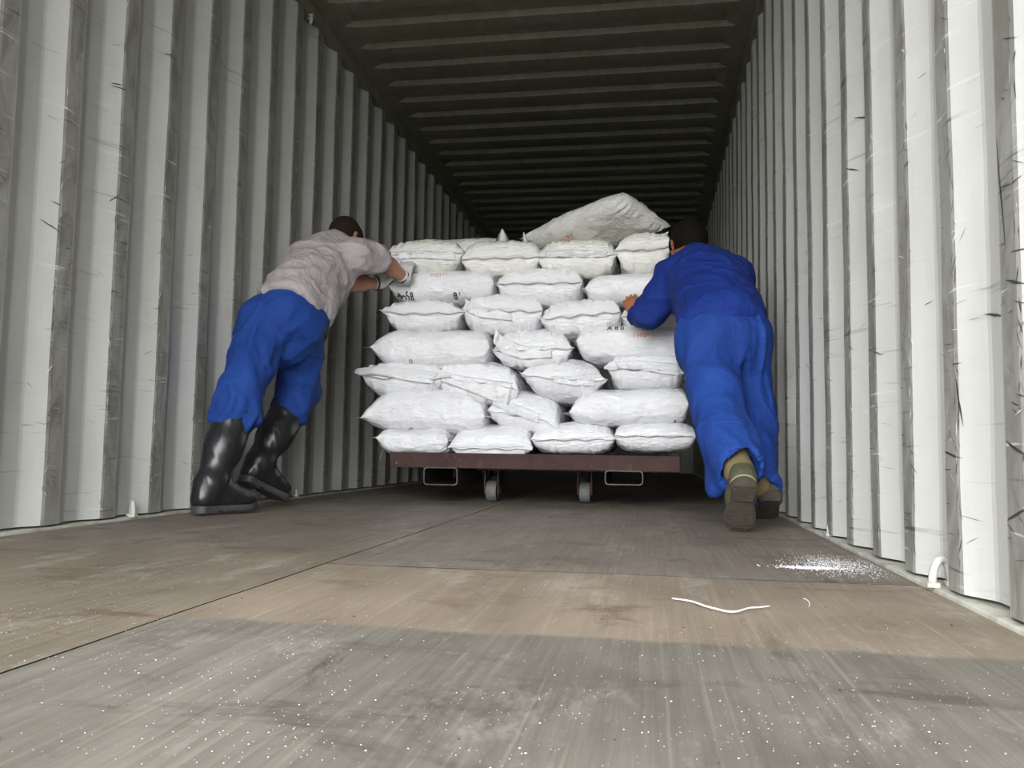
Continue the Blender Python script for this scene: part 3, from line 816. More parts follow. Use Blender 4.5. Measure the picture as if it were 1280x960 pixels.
# ------------------------------------------------------------------ implicit surfaces for people
class Fld:
    def __init__(s, lo, hi, h):
        s.lo = np.array(lo, float); s.h = h
        s.n = np.ceil((np.array(hi)-s.lo)/h).astype(int)+1
        s.F = np.full(s.n, .5, np.float32)
        s.ax = [s.lo[i]+h*np.arange(s.n[i]) for i in range(3)]
    def block(s, lo, hi):
        i0 = np.clip(np.floor((np.array(lo)-s.lo)/s.h).astype(int), 0, s.n); i1 = np.clip(np.ceil((np.array(hi)-s.lo)/s.h).astype(int)+1, 0, s.n)
        sl = tuple(slice(a, b) for a, b in zip(i0, i1))
        X, Y, Z = np.meshgrid(s.ax[0][sl[0]], s.ax[1][sl[1]], s.ax[2][sl[2]], indexing='ij')
        return sl, X, Y, Z
    @staticmethod
    def dist(X, Y, Z, a, b, ra, rb, n=None, sq=1.0):
        a = np.array(a, float); b = np.array(b, float)
        ab = b-a; px, py, pz = X-a[0], Y-a[1], Z-a[2]
        L2 = max(ab@ab, 1e-10)
        t = np.clip((px*ab[0]+py*ab[1]+pz*ab[2])/L2, 0, 1)
        qx, qy, qz = px-t*ab[0], py-t*ab[1], pz-t*ab[2]
        if n is not None:
            n = np.array(n, float); n = n/np.linalg.norm(n)
            dn = qx*n[0]+qy*n[1]+qz*n[2]; kf = 1/sq-1
            qx, qy, qz = qx+n[0]*dn*kf, qy+n[1]*dn*kf, qz+n[2]*dn*kf
        return np.sqrt(qx*qx+qy*qy+qz*qz)-(ra+(rb-ra)*t)
    def add(s, a, b, ra, rb=None, k=.02, n=None, sq=1.0):
        rb = ra if rb is None else rb
        R = max(ra, rb)*max(1, sq)+k+.03
        lo = np.minimum(a, b)-R; hi = np.maximum(a, b)+R
        sl, X, Y, Z = s.block(lo, hi)
        if X.size == 0: return
        d = s.dist(X, Y, Z, a, b, ra, rb, n, sq)
        A = s.F[sl]
        hh = np.clip(.5+.5*(A-d)/k, 0, 1)
        s.F[sl] = (A*(1-hh)+d*hh-k*hh*(1-hh)).astype(np.float32)
    def sub(s, a, b, ra, rb=None, n=None, sq=1.0):
        rb = ra if rb is None else rb
        R = max(ra, rb)+.03
        sl, X, Y, Z = s.block(np.minimum(a, b)-R, np.maximum(a, b)+R)
        if X.size == 0: return
        d = s.dist(X, Y, Z, a, b, ra, rb, n, sq)
        s.F[sl] = np.maximum(s.F[sl], -d)
    def cut(s, q, n, lo=None, hi=None):
        """keep the side the normal points away from"""
        n = np.array(n, float); n /= np.linalg.norm(n)
        sl, X, Y, Z = s.block(s.lo if lo is None else lo, s.ax and [a[-1] for a in s.ax] if hi is None else hi)
        d = (X-q[0])*n[0]+(Y-q[1])*n[1]+(Z-q[2])*n[2]
        s.F[sl] = np.maximum(s.F[sl], d)
    def mesh(s):
        F = s.F; nx, ny, nz = F.shape
        ins = F < 0
        cnt = np.zeros((nx-1, ny-1, nz-1), np.int8)
        for i in (0, 1):
            for j in (0, 1):
                for k_ in (0, 1): cnt += ins[i:nx-1+i, j:ny-1+j, k_:nz-1+k_]
        act = (cnt > 0) & (cnt < 8)
        I, J, K = np.nonzero(act)
        idx = -np.ones(act.shape, np.int64); idx[I, J, K] = np.arange(len(I))
        P = np.zeros((len(I), 3)); C = np.zeros(len(I))
        cs = [(i, j, k_) for i in (0, 1) for j in (0, 1) for k_ in (0, 1)]
        for a in cs:
            for d in range(3):
                if a[d]: continue
                b = list(a); b[d] = 1
                fa = F[I+a[0], J+a[1], K+a[2]].astype(float); fb = F[I+b[0], J+b[1], K+b[2]].astype(float)
                m_ = (fa < 0) != (fb < 0)
                t = np.where(m_, fa/np.where(m_, fa-fb, 1), 0)
                p_ = np.stack([np.full(len(I), float(a[0])), np.full(len(I), float(a[1])), np.full(len(I), float(a[2]))], 1)
                p_[:, d] += t
                P += p_*m_[:, None]; C += m_
        P = s.lo+s.h*(np.stack([I, J, K], 1)+P/C[:, None])
        faces = []
        def quads(m_, sh):
            i, j, k_ = np.nonzero(m_)
            return i, j, k_
        # x edges
        for d in range(3):
            sl0 = [slice(None)]*3; sl1 = [slice(None)]*3
            sl0[d] = slice(0, F.shape[d]-1); sl1[d] = slice(1, F.shape[d])
            a = ins[tuple(sl0)]; b = ins[tuple(sl1)]
            m_ = a != b
            o1, o2 = [(1, 2), (2, 0), (0, 1)][d]
            g_ = list(np.nonzero(m_)); sgn = a[tuple(g_)]
            ok = (g_[o1] > 0) & (g_[o2] > 0) & (g_[o1] < F.shape[o1]-1) & (g_[o2] < F.shape[o2]-1)
            g_ = [x[ok] for x in g_]; sgn = sgn[ok]
            def cell(du, dv):
                c_ = [x.copy() for x in g_]; c_[o1] -= du; c_[o2] -= dv
                return idx[c_[0], c_[1], c_[2]]
            q = np.stack([cell(1, 1), cell(0, 1), cell(0, 0), cell(1, 0)], 1)
            q[~sgn] = q[~sgn][:, ::-1]
            faces.append(q)
        return P, np.concatenate(faces)

def vnormals(P, Q):
    n = np.cross(P[Q[:, 2]]-P[Q[:, 0]], P[Q[:, 3]]-P[Q[:, 1]])
    N = np.zeros_like(P)
    for i in range(4): np.add.at(N, Q[:, i], n)
    return N/np.maximum(np.linalg.norm(N, axis=1), 1e-9)[:, None]

def smoothm(P, Q, it=2):
    for _ in range(it):
        A = np.zeros_like(P); c_ = np.zeros(len(P))
        for i in range(4):
            for j in (1, 3):
                np.add.at(A, Q[:, i], P[Q[:, (i+j) % 4]]); np.add.at(c_, Q[:, i], 1)
        P = P*.4+.6*A/np.maximum(c_, 1)[:, None]
    return P

def fbuild(fld, name, mat, parent, base, wrinkle=0.0, freq=(9, 9, 6), seed=0, it=2, ridge=True):
    P, Q = fld.mesh()
    P = smoothm(P, Q, it)
    if wrinkle:
        N = vnormals(P, Q); d = np.zeros(len(P))
        for i, p_ in enumerate(P):
            q = Vector((p_[0]*freq[0]+seed, p_[1]*freq[1], p_[2]*freq[2]))
            wp = noise.noise(q*.45)*1.6
            v1 = noise.noise(q+Vector((wp, wp*.7, -wp)))
            v2 = noise.noise(q*2.1+Vector((5, wp, 1)))
            if ridge: d[i] = (max(0, 1-abs(v1)*3.0)*1.0+max(0, 1-abs(v2)*3.2)*.45-.35)
            else: d[i] = v1+v2*.5
        P = P+N*(d*wrinkle)[:, None]
    o = obj(name, P-np.array(base), Q, mat, parent, True)
    return o

def V3(p): return np.array(p, float)
def unit(v): v = np.array(v, float); return v/np.linalg.norm(v)

def hand_prims(wrist, d, nrm, side, s=1.0, curl=.25, spread=.06, thumb=.6):
    """palm and five fingers; d fingers' direction, nrm points out of the palm, side points to the thumb"""
    d = unit(d); nrm = unit(nrm-d*np.dot(nrm, d)); t = unit(np.cross(nrm, d)); t = t*np.sign(np.dot(t, side) or 1)
    W_ = V3(wrist); pr = []
    k1 = W_+d*.088*s
    for o_, r_ in ((-.028, .0125), (-.010, .014), (.010, .0145), (.027, .0135)):
        pr.append((W_+t*o_*.65*s+d*.012*s, k1+t*o_*s-d*(abs(o_)*.25), .0145*s, r_*s, .012))
    fl = [(.027, (.040, .026, .020)), (.009, (.045, .029, .021)), (-.010, (.041, .027, .020)), (-.028, (.032, .020, .018))]
    for o_, seg in fl:
        p_ = k1+t*o_*s-d*(abs(o_)*.25)*s; a = curl; dd = unit(d+t*o_*spread*20)
        for i, L in enumerate(seg):
            v = dd*math.cos(a)+nrm*math.sin(a); q = p_+v*L*s
            pr.append((p_, q, (.0088-.0007*i)*s, (.0082-.0007*i)*s, .0035)); p_ = q; a += curl*1.1
    p_ = W_+t*.026*s+d*.022*s
    v = unit(d*(1-thumb)+t*thumb+nrm*.28)
    for L, r_ in ((.040, .0125), (.032, .0105), (.025, .0090)):
        q = p_+v*L*s; pr.append((p_, q, r_*s, r_*.9*s, .006)); p_ = q; v = unit(v+d*.25+nrm*.15)
    return pr

def head_prims(fl, hair, c, face, up, s=1.0):
    """c centre of the head; face forward, up the crown direction. fl body field, hair field or None"""
    f = unit(face); u_ = unit(up-f*np.dot(up, f)); r_ = np.cross(f, u_); c = V3(c)
    fl.add(c-f*.018*s+u_*.028*s, c+f*.022*s+u_*.030*s, .076*s, .074*s, .02, r_, .94)       # cranium
    fl.add(c+f*.030*s-u_*.010*s, c+f*.040*s-u_*.060*s, .056*s, .040*s, .02, r_, .9)        # face
    fl.add(c+f*.045*s-u_*.088*s, c+f*.060*s-u_*.092*s, .026*s, .020*s, .025)               # chin
    for sg in (-1, 1):
        fl.add(c+r_*sg*.050*s-u_*.055*s, c+f*.045*s-u_*.090*s+r_*sg*.012*s, .020*s, .018*s, .02)   # jaw
        fl.add(c+f*.078*s+u_*.018*s+r_*sg*.012*s, c+f*.072*s+u_*.020*s+r_*sg*.045*s, .011*s, .009*s, .012)  # brow
        fl.add(c+f*.066*s-u_*.022*s+r_*sg*.036*s, c+f*.060*s-u_*.030*s+r_*sg*.042*s, .016*s, .016*s, .015)  # cheek
        # ear: rim, lobe
        e = c+r_*sg*.076*s-f*.008*s-u_*.008*s
        fl.add(e+u_*.022*s, e-u_*.020*s-f*.0*s, .013*s, .009*s, .006, r_, .5)
        fl.add(e+u_*.022*s-f*.010*s+r_*sg*.006*s, e-u_*.004*s-f*.014*s+r_*sg*.007*s, .006*s, .006*s, .004)
        fl.sub(c+f*.088*s+u_*.002*s+r_*sg*.031*s, c+f*.088*s+u_*.002*s+r_*sg*.035*s, .013*s)
    fl.add(c+f*.080*s+u_*.008*s, c+f*.103*s-u_*.028*s, .008*s, .012*s, .01)                # nose
    for sg in (-1, 1): fl.add(c+f*.092*s-u_*.031*s+r_*sg*.010*s, c+f*.090*s-u_*.031*s+r_*sg*.012*s, .008*s, .007*s, .006)
    fl.add(c+f*.083*s-u_*.055*s-r_*.018*s, c+f*.083*s-u_*.055*s+r_*.018*s, .0075*s, .0075*s, .006)  # lips
    fl.add(c+f*.082*s-u_*.064*s-r_*.014*s, c+f*.082*s-u_*.064*s+r_*.014*s, .0075*s, .0075*s, .006)
    if hair is not None:
        hair.add(c-f*.020*s+u_*.032*s, c+f*.018*s+u_*.036*s, .085*s, .081*s, .02, r_, .95)
        hair.add(c-f*.040*s-u_*.010*s, c-f*.046*s-u_*.050*s, .056*s, .042*s, .03)
        for q, n_ in ((c+f*.062*s+u_*.03*s, f*1.0-u_*.35), (c-u_*.058*s, -u_+f*.1), (c-u_*.008*s+f*.012*s, f*.75-u_)):
            hair.cut(q, n_)
    return f, u_, r_

def eyes(c, f, u_, r_, parent, base, s=1.0):
    for sg in (-1, 1):
        p_ = V3(c)+f*.074*s+u_*.003*s+r_*sg*.032*s
        m_ = MB(); m_.lathe([(.002, -.0115), (.007, -.009), (.0105, -.004), (.0118, 0), (.0105, .004), (.007, .009), (.002, .0115)], (0, 0, 0), 'z', 20)
        e = m_.build('eye', M['eye'], parent, True); e.data.transform(Matrix.Translation(Vector(p_-np.array(base))))

def sole_mesh(heel, toe, up, wid, th, name, mat, parent, base, zoff=0.0, toew=1.0, treads=True):
    """a shoe sole: outline swept from heel to toe, with tread bars underneath"""
    h_ = V3(heel); t_ = V3(toe); f = unit(t_-h_); u_ = unit(up-f*np.dot(up, f)); r_ = np.cross(f, u_); L = np.linalg.norm(t_-h_)
    n = 28; ctr = []
    def hw(t):
        if t < .12: return wid*.40*math.sqrt(max(0, 1-((.12-t)/.12)**2))*.98+.001
        if t < .5: return wid*(.40-.05*math.sin((t-.12)/.38*PI))
        if t < .78: return wid*(.40+.10*math.sin((t-.5)/.28*PI/2))
        return wid*.50*toew*math.sqrt(max(0, 1-((t-.78)/.22)**2))+.001
    V = []; Fc = []
    for i in range(n+1):
        t = .5-.5*math.cos(PI*i/n); w_ = hw(t)
        lift = .012*max(0, (t-.75)/.25)**2
        heelth = th*(1.35 if t < .3 else 1.0)
        for sx_, z_ in ((-1, 0), (-1, -heelth), (1, -heelth), (1, 0)):
            V.append(h_+f*L*t+r_*sx_*w_*(1.0 if z_ == 0 else .95)+u_*(z_+lift+zoff))
    for i in range(n):
        for q in range(4): Fc.append((i*4+q, i*4+(q+1) % 4, i*4+4+(q+1) % 4, i*4+4+q))
    Fc.append((3, 2, 1, 0)); Fc.append(tuple(n*4+q for q in range(4)))
    m_ = MB(); m_.add(V, Fc)
    if treads:
        for i in range(13):
            t = .05+.9*i/12
            if .30 < t < .40: continue
            w_ = hw(t)*.82; lift = .012*max(0, (t-.75)/.25)**2; hth = th*(1.35 if t < .3 else 1.0)
            V = []
            for a_ in (-.009, .009):
                for sx_ in (-1, 1):
                    for z_ in (0.001, -.005):
                        V.append(h_+f*(L*t+a_)+r_*sx_*w_+u_*(z_-hth+lift+zoff))
            m_.add(V, [(0, 1, 3, 2), (4, 6, 7, 5), (0, 2, 6, 4), (1, 5, 7, 3), (0, 4, 5, 1), (2, 3, 7, 6)])
    return m_.build(name, mat, parent, False, loc=base)

UP = np.array([0, 0, 1.0])

# ------------------------------------------------------------------ person at the left: grey shirt, rubber boots
def person_left():
    J = lambda x, y, Y: V3(at(x, y, Y))
    toeL, heelL = V3(onfloor(312, 640)), V3(onfloor(241, 644))
    hdL = unit((toeL-heelL)*np.array([1, 1, 0])); heelL[2] = toeL[2] = .028
    toeL = heelL+hdL*.275
    ankL = heelL+hdL*.065+UP*.085
    kneL = J(304, 488, 3.19)
    hipL = J(335, 402, 3.36); hipR = J(374, 404, 3.40)
    kneR = J(374, 492, 3.60)
    ankR = J(333, 588, 3.42)
    pel = (hipL+hipR)/2+UP*.05
    chest = J(398, 340, 3.66); neck = J(421, 306, 3.80); head = J(431, 298, 3.88)
    shL = J(395, 320, 3.84); shR = J(446, 319, 3.68)
    elR = J(476, 324, 3.82); wrR = J(506, 348, 4.00)
    elL = J(436, 354, 3.86); wrL = J(474, 354, 4.00)
    base = (float(pel[0]), float(pel[1]), 0.0)
    root = empty('person', base, 'person in grey shirt, blue trousers and black rubber boots pushing sacks with gloved hands', 'person', None)
    spine = unit(neck-pel)
    fwd = unit(np.array([.62, .78, 0])); fdir = unit(fwd-spine*np.dot(fwd, spine)*1.0)     # chest normal
    front = unit(fdir)
    side = unit(np.cross(front, spine))
    # right boot: toe down, heel raised
    toeR = V3(onfloor(358, 633)); toeR[2] = .030
    heelR = J(318, 603, 3.37)
    fR = unit(toeR-heelR); toeR = toeR; heelR = toeR-fR*.275
    ankR = heelR+fR*.060+unit(np.cross(np.cross(fR, UP), fR))*.085
    # body (skin) as one surface
    b = Fld((-1.25, 2.85, 0.0), (.15, 4.25, 1.65), .0062)
    B = b.add
    B(pel, pel+(chest-pel)*.45, .105, .10, .05, front, .85); B(pel+(chest-pel)*.4, chest, .10, .125, .05, front, .8)
    B(chest, neck-spine*.05, .12, .07, .05, front, .8); B(shL, shR, .052, .052, .05)
    B(neck-spine*.06, head-unit(head-neck)*.03, .055, .050, .03)
    for h, kn, an in ((hipL, kneL, ankL), (hipR, kneR, ankR)):
        B(h, kn, .078, .052, .04); B(kn, kn+(an-kn)*.35, .050, .052, .03); B(kn+(an-kn)*.35, an, .052, .034, .03)
    for an, he, to in ((ankL, heelL, toeL), (ankR, heelR, toeR)):
        B(an, he+(to-he)*.55+UP*.02, .032, .028, .03); B(he+(to-he)*.15+UP*.015, an, .028, .030, .02)
    for sh, el, wr in ((shL, elL, wrL), (shR, elR, wrR)):
        B(sh, el, .047, .040, .03); B(el, el+(wr-el)*.35, .041, .040, .02); B(el+(wr-el)*.35, wr, .040, .026, .02, None)
    hR = hand_prims(wrR-np.array([0, .02, .015]), (.0, .42, .9), np.array([.1, 1, -.3]), np.array([-1, 0, 0]), .95, .42)
    hL = hand_prims(wrL, (.55, .35, .75), np.array([-.2, 1, -.1]), np.array([0, 0, 1]), 1.0, .14)
    for pr in hR+hL: B(*pr)
    f, u_, r_ = None, None, None
    hr = Fld(head-.2, head+.2, .0045)
    upd = unit(spine*.55+UP*.75); face = unit(np.array([.30, .80, -.62]))
    f, u_, r_ = head_prims(b, hr, head, face, upd, .90)
    fbuild(b, 'body', M['skin'], root, base, it=1)
    eyes(head, f, u_, r_, root, base, .90)
    fbuild(hr, 'hair', M['hairb'], root, base, .0015, (60, 60, 60), 3, 1)
    # gloves
    for pr_, wr, el in ((hR, wrR, elR), (hL, wrL, elL)):
        g_ = Fld(wr-.16, wr+.24, .0036)
        for (a, c2, ra, rb, kk) in pr_: g_.add(a, c2, ra+.0025, rb+.0025, kk)
        ax = unit(wr-el); g_.add(wr-ax*.018, wr+ax*.01, .032, .028, .015)
        gl_ = fbuild(g_, 'glove', M['glove'], root, base, it=1)
        c2 = MB(); q = unit(np.cross(ax, UP)); q2 = np.cross(ax, q)
        c2.tube([Vector(wr-ax*.020+(q*math.cos(a)+q2*math.sin(a))*.033) for a in [2*PI*i/20 for i in range(20)]], .0045, 8, closed=True)
        c2.build('cuff', M['cuff'], gl_, True, loc=base)
    # trousers
    t = Fld((-1.25, 2.85, 0.2), (.0, 4.0, 1.25), .0075)
    T = t.add
    waist = pel+spine*.13
    T(pel-UP*.02, waist, .138, .136, .04, front, .82)
    T(hipL-UP*.0, hipR, .108, .108, .05)
    buttL = hipL-front*.045-UP*.03; buttR = hipR-front*.045-UP*.03
    T(buttL, buttL-UP*.03, .092, .09, .05); T(buttR, buttR-UP*.03, .092, .09, .05)
    T(hipL, kneL+UP*.02, .100, .090, .03); T(hipR, kneR+UP*.02, .098, .090, .03)
    btL = kneL+(ankL-kneL)*.30; btR = kneR+(ankR-kneR)*.24
    T(kneL+UP*.02, btL, .085, .088, .03); T(kneR+UP*.02, btR, .092, .086, .03)
    # cloth bunched over the boot tops
    T(btL+np.array([.05, .02, .015]), btL+np.array([.085, .03, -.005]), .035, .022, .03)
    T(btR+np.array([.045, .0, -.02]), btR+np.array([.06, .0, -.045]), .040, .030, .03)
    T(hipL*.6+hipR*.4-UP*.10, hipR*.6+hipL*.4-UP*.12, .07, .07, .05)
    t.cut(waist, spine+UP*.35)
    dn = unit(ankL-kneL); t.cut(btL+dn*.055, dn, btL-.22, btL+np.array([.17, .22, .12]))
    fbuild(t, 'trousers', M['trousers'], root, base, .014, (5, 5, 4.5), 2, 2)
    # shirt
    sfl = Fld((-1.15, 3.0, 0.6), (.05, 4.2, 1.6), .0062)
    Q = sfl.add
    hem = pel+spine*.075
    Q(hem, chest, .165, .165, .05, front, .84); Q(chest, neck-spine*.055, .155, .085, .05, front, .8)
    Q(chest-front*.02, chest+spine*.08-front*.02, .13, .12, .05)
    Q(shL, shR, .068, .068, .06)
    belly = hem+front*.085
    Q(chest+front*.06-spine*.02, belly-UP*.02, .11, .085, .06)
    Q(neck-spine*.05, neck-spine*.02, .075, .066, .03)
    Q(shR, shR+(elR-shR)*.55, .068, .066, .04); Q(shR+(elR-shR)*.4, shR+(elR-shR)*.98, .064, .066, .03)
    Q(shL, shL+(elL-shL)*.75, .068, .066, .04)
    axR = unit(elR-shR); sfl.cut(shR+(elR-shR)*.98, axR, elR-.12, elR+.14)
    sfl.cut(neck+spine*.005, spine, neck-.14, neck+.2)
    sfl.cut(hem-spine*.02-UP*.055, -unit(spine+UP*.25), hem-.25, hem+np.array([.14, .1, .1]))
    Q(J(398, 368, 3.50), J(402, 388, 3.50), .075, .055, .05); Q(J(402, 388, 3.50), J(404, 399, 3.50), .050, .032, .03)
    sfl.sub(shR+axR*(.24), elR+axR*.12, .050, .056)
    fbuild(sfl, 'shirt', M['shirt'], root, base, .013, (5, 5, 8), 9, 2)
    # black solid making the dark strip under the hanging shirt front
    c2 = pel+front*.12+side*.06+UP*.0
    d_ = Fld(pel-.35, pel+.35, .008); d_.add(J(399, 396, 3.47), J(404, 420, 3.45), .045, .022, .03); d_.add(J(370, 385, 3.44), J(399, 396, 3.47), .10, .045, .03)
    fbuild(d_, 'dark_strip', M['black_strip'], root, base, .004, (8, 8, 8), 4, 1)
    # rubber boots
    for nm, kn, an, he, to, bt in (('l', kneL, ankL, heelL, toeL, btL), ('r', kneR, ankR, heelR, toeR, btR)):
        fo = unit(to-he); uu = unit(np.cross(np.cross(fo, UP), fo)) if nm == 'l' else unit(kn-an-fo*np.dot(kn-an, fo))
        g_ = Fld(np.minimum(np.minimum(he, to), bt)-.16, np.maximum(np.maximum(he, to), bt)+.2, .0058)
        top = bt+(kn-an)/np.linalg.norm(kn-an)*.015
        g_.add(top, an+(kn-an)*.35, .083, .070, .02); g_.add(an+(kn-an)*.4, an, .072, .052, .03)
        g_.add(an, he+fo*.045+uu*.035, .052, .040, .03); g_.add(he+fo*.04+uu*.03, he+fo*.13+uu*.042, .040, .043, .03)
        g_.add(an+fo*.01, he+fo*.16+uu*.045, .050, .040, .035); g_.add(he+fo*.14+uu*.036, he+fo*.225+uu*.030, .044, .037, .03)
        g_.add(he+fo*.19+uu*.028+np.cross(fo, uu)*.012, he+fo*.235+uu*.027, .036, .034, .02)
        g_.cut(he+uu*.003, -uu, he-.2, he+fo*.3+.12)
        ax = unit(kn-an); g_.cut(top, ax, top-.14, top+.2)
        g_.sub(top-ax*.03, top+ax*.1, .074, .078)
        bo = fbuild(g_, 'boot', M['rubber'], root, base, .0022, (14, 14, 9), 5, 2, ridge=True)
        mm = MB(); q = unit(np.cross(ax, fo)); q2 = np.cross(ax, q)
        mm.tube([Vector(top-ax*.003+(q*math.cos(a)+q2*math.sin(a))*.081) for a in [2*PI*i/32 for i in range(32)]], .0042, 8, closed=True)
        mm.build('top_band', M['rubber'], bo, True, loc=base)
        sole_mesh(he, to, uu, .106, .019, 'sole', M['rubsole'], bo, base, .006)
    return root

# ------------------------------------------------------------------ person at the right: blue jacket and trousers
def person_right():
    J = lambda x, y, Y: V3(at(x, y, Y))
    ballL = V3(onfloor(923, 664)); ballL[2] = .02
    heelL = J(930, 603, 2.80)
    fL = unit(ballL-heelL); toeL = ballL+np.array([.0, .02, 0]); 
    ankL = J(924, 590, 2.90)
    footR_toe = V3(onfloor(953, 654)); footR_toe[2] = .03
    fRr = unit(np.array([.0, .93, -.36])); heelR = footR_toe-fRr*.27; ankR = J(949, 606, 3.12)
    kneL = J(897, 512, 3.16); kneR = J(938, 512, 3.42)
    hipL = J(884, 428, 3.33); hipR = J(926, 426, 3.38)
    pel = (hipL+hipR)/2+UP*.05
    chest = J(888, 362, 3.66); neck = J(868, 326, 3.80); head = J(861, 309, 3.92)
    shL = J(842, 348, 3.78); shR = J(917, 346, 3.80)
    elL = J(810, 392, 3.83); wrL = J(797, 396, 4.0)
    elR = J(915, 384, 3.92); wrR = J(885, 372, 3.99)
    base = (float(pel[0]), float(pel[1]), 0.0)
    root = empty('person', base, 'person in blue jacket and trousers with black hair pushing the sacks, bent forward', 'person', None)
    spine = unit(neck-pel); fwd = unit(np.array([-.12, 1, 0])); front = unit(fwd-spine*np.dot(fwd, spine)); side = unit(np.cross(front, spine))
    b = Fld((-.05, 2.6, 0.0), (1.3, 4.25, 1.6), .0062); B = b.add
    B(pel, pel+(chest-pel)*.45, .105, .10, .05, front, .85); B(pel+(chest-pel)*.4, chest, .10, .125, .05, front, .8)
    B(chest, neck-spine*.05, .12, .07, .05, front, .8); B(shL, shR, .052, .052, .05)
    B(neck-spine*.06, head-unit(head-neck)*.03, .056, .052, .03)
    for h, kn, an in ((hipL, kneL, ankL), (hipR, kneR, ankR)):
        B(h, kn, .078, .052, .04); B(kn, kn+(an-kn)*.35, .050, .052, .03); B(kn+(an-kn)*.35, an, .052, .034, .03)
    B(ankL, heelL+fL*.03+np.array([0, .05, 0]), .034, .026, .03); B(heelL+fL*.02+np.array([0, .05, 0]), ballL+np.array([0, .04, .04]), .024, .024, .03)
    B(ankR, heelR+fRr*.06+UP*.04, .034, .024, .03); B(heelR+fRr*.06+UP*.04, footR_toe+UP*.035-fRr*.04, .022, .020, .03)
    for sh, el, wr in ((shL, elL, wrL), (shR, elR, wrR)):
        B(sh, el, .047, .040, .03); B(el, el+(wr-el)*.35, .041, .040, .02); B(el+(wr-el)*.35, wr, .040, .027, .02)
    hL = hand_prims(wrL, (-.30, .35, .75), np.array([.15, 1, -.15]), np.array([1, 0, 0]), 1.0, .34)
    hR = hand_prims(wrR, (-.1, .25, 1.0), np.array([-.1, 1, -.1]), np.array([-1, 0, 0]), 1.0, .2)
    for pr in hR+hL: B(*pr)
    hr = Fld(head-.2, head+.2, .0045)
    f, u_, r_ = head_prims(b, hr, head, unit(np.array([-.25, .80, -.50])), unit(spine*.55+UP*.7), 1.05)
    fbuild(b, 'body', M['skin_dark'], root, base, it=1)
    eyes(head, f, u_, r_, root, base, 1.05)
    fbuild(hr, 'hair', M['hair'], root, base, .0015, (60, 60, 60), 3, 1)
    # trousers
    t = Fld((.5, 2.65, 0.0), (1.35, 3.85, 1.05), .0075); T = t.add
    waist = pel+spine*.12
    T(pel-UP*.02, waist, .156, .145, .05, front, .85)
    T(hipL, hipR, .106, .106, .05)
    for h_ in (hipL, hipR): T(h_-front*.04-UP*.03, h_-front*.04-UP*.07, .10, .10, .06)
    hemL = kneL+(ankL-kneL)*.88; hemR = kneR+(ankR-kneR)*1.0
    T(hipL, kneL, .104, .090, .03); T(hipR, kneR, .108, .090, .03)
    T(kneL, hemL, .094, .088, .04); T(kneR, hemR, .092, .070, .04)
    T(kneL+(hemL-kneL)*.55+np.array([-.03, .02, 0]), hemL+np.array([-.052, .05, -.075]), .05, .040, .04)    # left leg's cloth hanging past the shoe
    axL = unit(hemL-kneL); axR = unit(hemR-kneR)
    t.sub(hemL+axL*.01+np.array([.012, -.03, 0]), hemL+axL*.22+np.array([.012, -.05, 0]), .062, .075)
    t.sub(hemL-axL*.02, hemL+axL*.25, .058, .07)
    t.sub(hemR+axR*.02, hemR+axR*.2, .058, .06)
    t.cut(hemR+axR*.03, axR, hemR-np.array([.09, .14, .3]), hemR+np.array([.2, .25, .25]))
    fbuild(t, 'trousers', M['trousers2'], root, base, .013, (4.5, 4.5, 3), 7, 3)
    # jacket
    sfl = Fld((.1, 3.0, 0.4), (1.35, 4.3, 1.6), .0062); Q = sfl.add
    hem = pel+spine*.03
    Q(hem, chest, .172, .170, .06, front, .86); Q(chest, neck-spine*.045, .16, .095, .05, front, .8)
    Q(chest-front*.02, chest+spine*.06-front*.02, .145, .135, .05)
    Q(shL, shR, .078, .078, .07)
    Q(chest+front*.06, hem+front*.08-UP*.02, .12, .11, .06)
    Q(neck-spine*.05, neck-spine*.012, .080, .070, .03)
    Q(shL, shL+(elL-shL)*.6, .076, .070, .05); Q(shL+(elL-shL)*.5, elL, .070, .066, .04); Q(elL, elL+(wrL-elL)*.80, .064, .048, .03)
    Q(shR, elR, .074, .066, .05); Q(elR, elR+(wrR-elR)*.85, .062, .046, .03)
    sfl.cut(neck+spine*.012, spine, neck-.12, neck+.2)
    sfl.cut(hem-spine*.06-UP*.03, -unit(spine+UP*.4), hem-.3, hem+np.array([.3, .3, .12]))
    ax = unit(wrL-elL); sfl.sub(wrL-ax*.045, wrL+ax*.08, .040, .045)
    fbuild(sfl, 'jacket', M['jacket'], root, base, .012, (5, 5, 6), 12, 2)
    # shoes
    for nm in ('l', 'r'):
        if nm == 'l':
            he, to = heelL, ballL+np.array([.0, .0, 0]); fo = unit(to-he); he = to-fo*.235; uu = unit(np.array([0, 1.0, 0])-fo*fo[1]); an = ankL; knee = kneL
            he = he - uu*.004
        else:
            to = footR_toe.copy(); fo = fRr; he = to-fo*.27; uu = unit(UP-fo*fo[2]); an = ankR; knee = kneR
        g_ = Fld(np.minimum(np.minimum(he, to), an)-.13, np.maximum(np.maximum(he, to), an)+.16, .0052)
        g_.add(he+fo*.035+uu*.035, he+fo*.04+uu*.065, .038, .036, .02); g_.add(he+fo*.04+uu*.03, he+fo*.13+uu*.034, .036, .040, .03)
        g_.add(he+fo*.09+uu*.045, he+fo*.15+uu*.040, .036, .036, .03); g_.add(he+fo*.13+uu*.03, he+fo*.195+uu*.024, .043, .034, .03)
        g_.cut(he+uu*.002, -uu, he-.2, he+fo*.3+.1)
        g_.cut(he+fo*.04+uu*.088, uu-fo*.3, he-.1, he+fo*.1+uu*.2+.05)
        so = fbuild(g_, 'shoe', M['olive'], root, base, .002, (16, 16, 16), 5, 1)
        sole_mesh(he-fo*.004, to if nm == 'r' else to+fo*.012, uu, .104, .020, 'sole', M['sole'], so, base, .001)
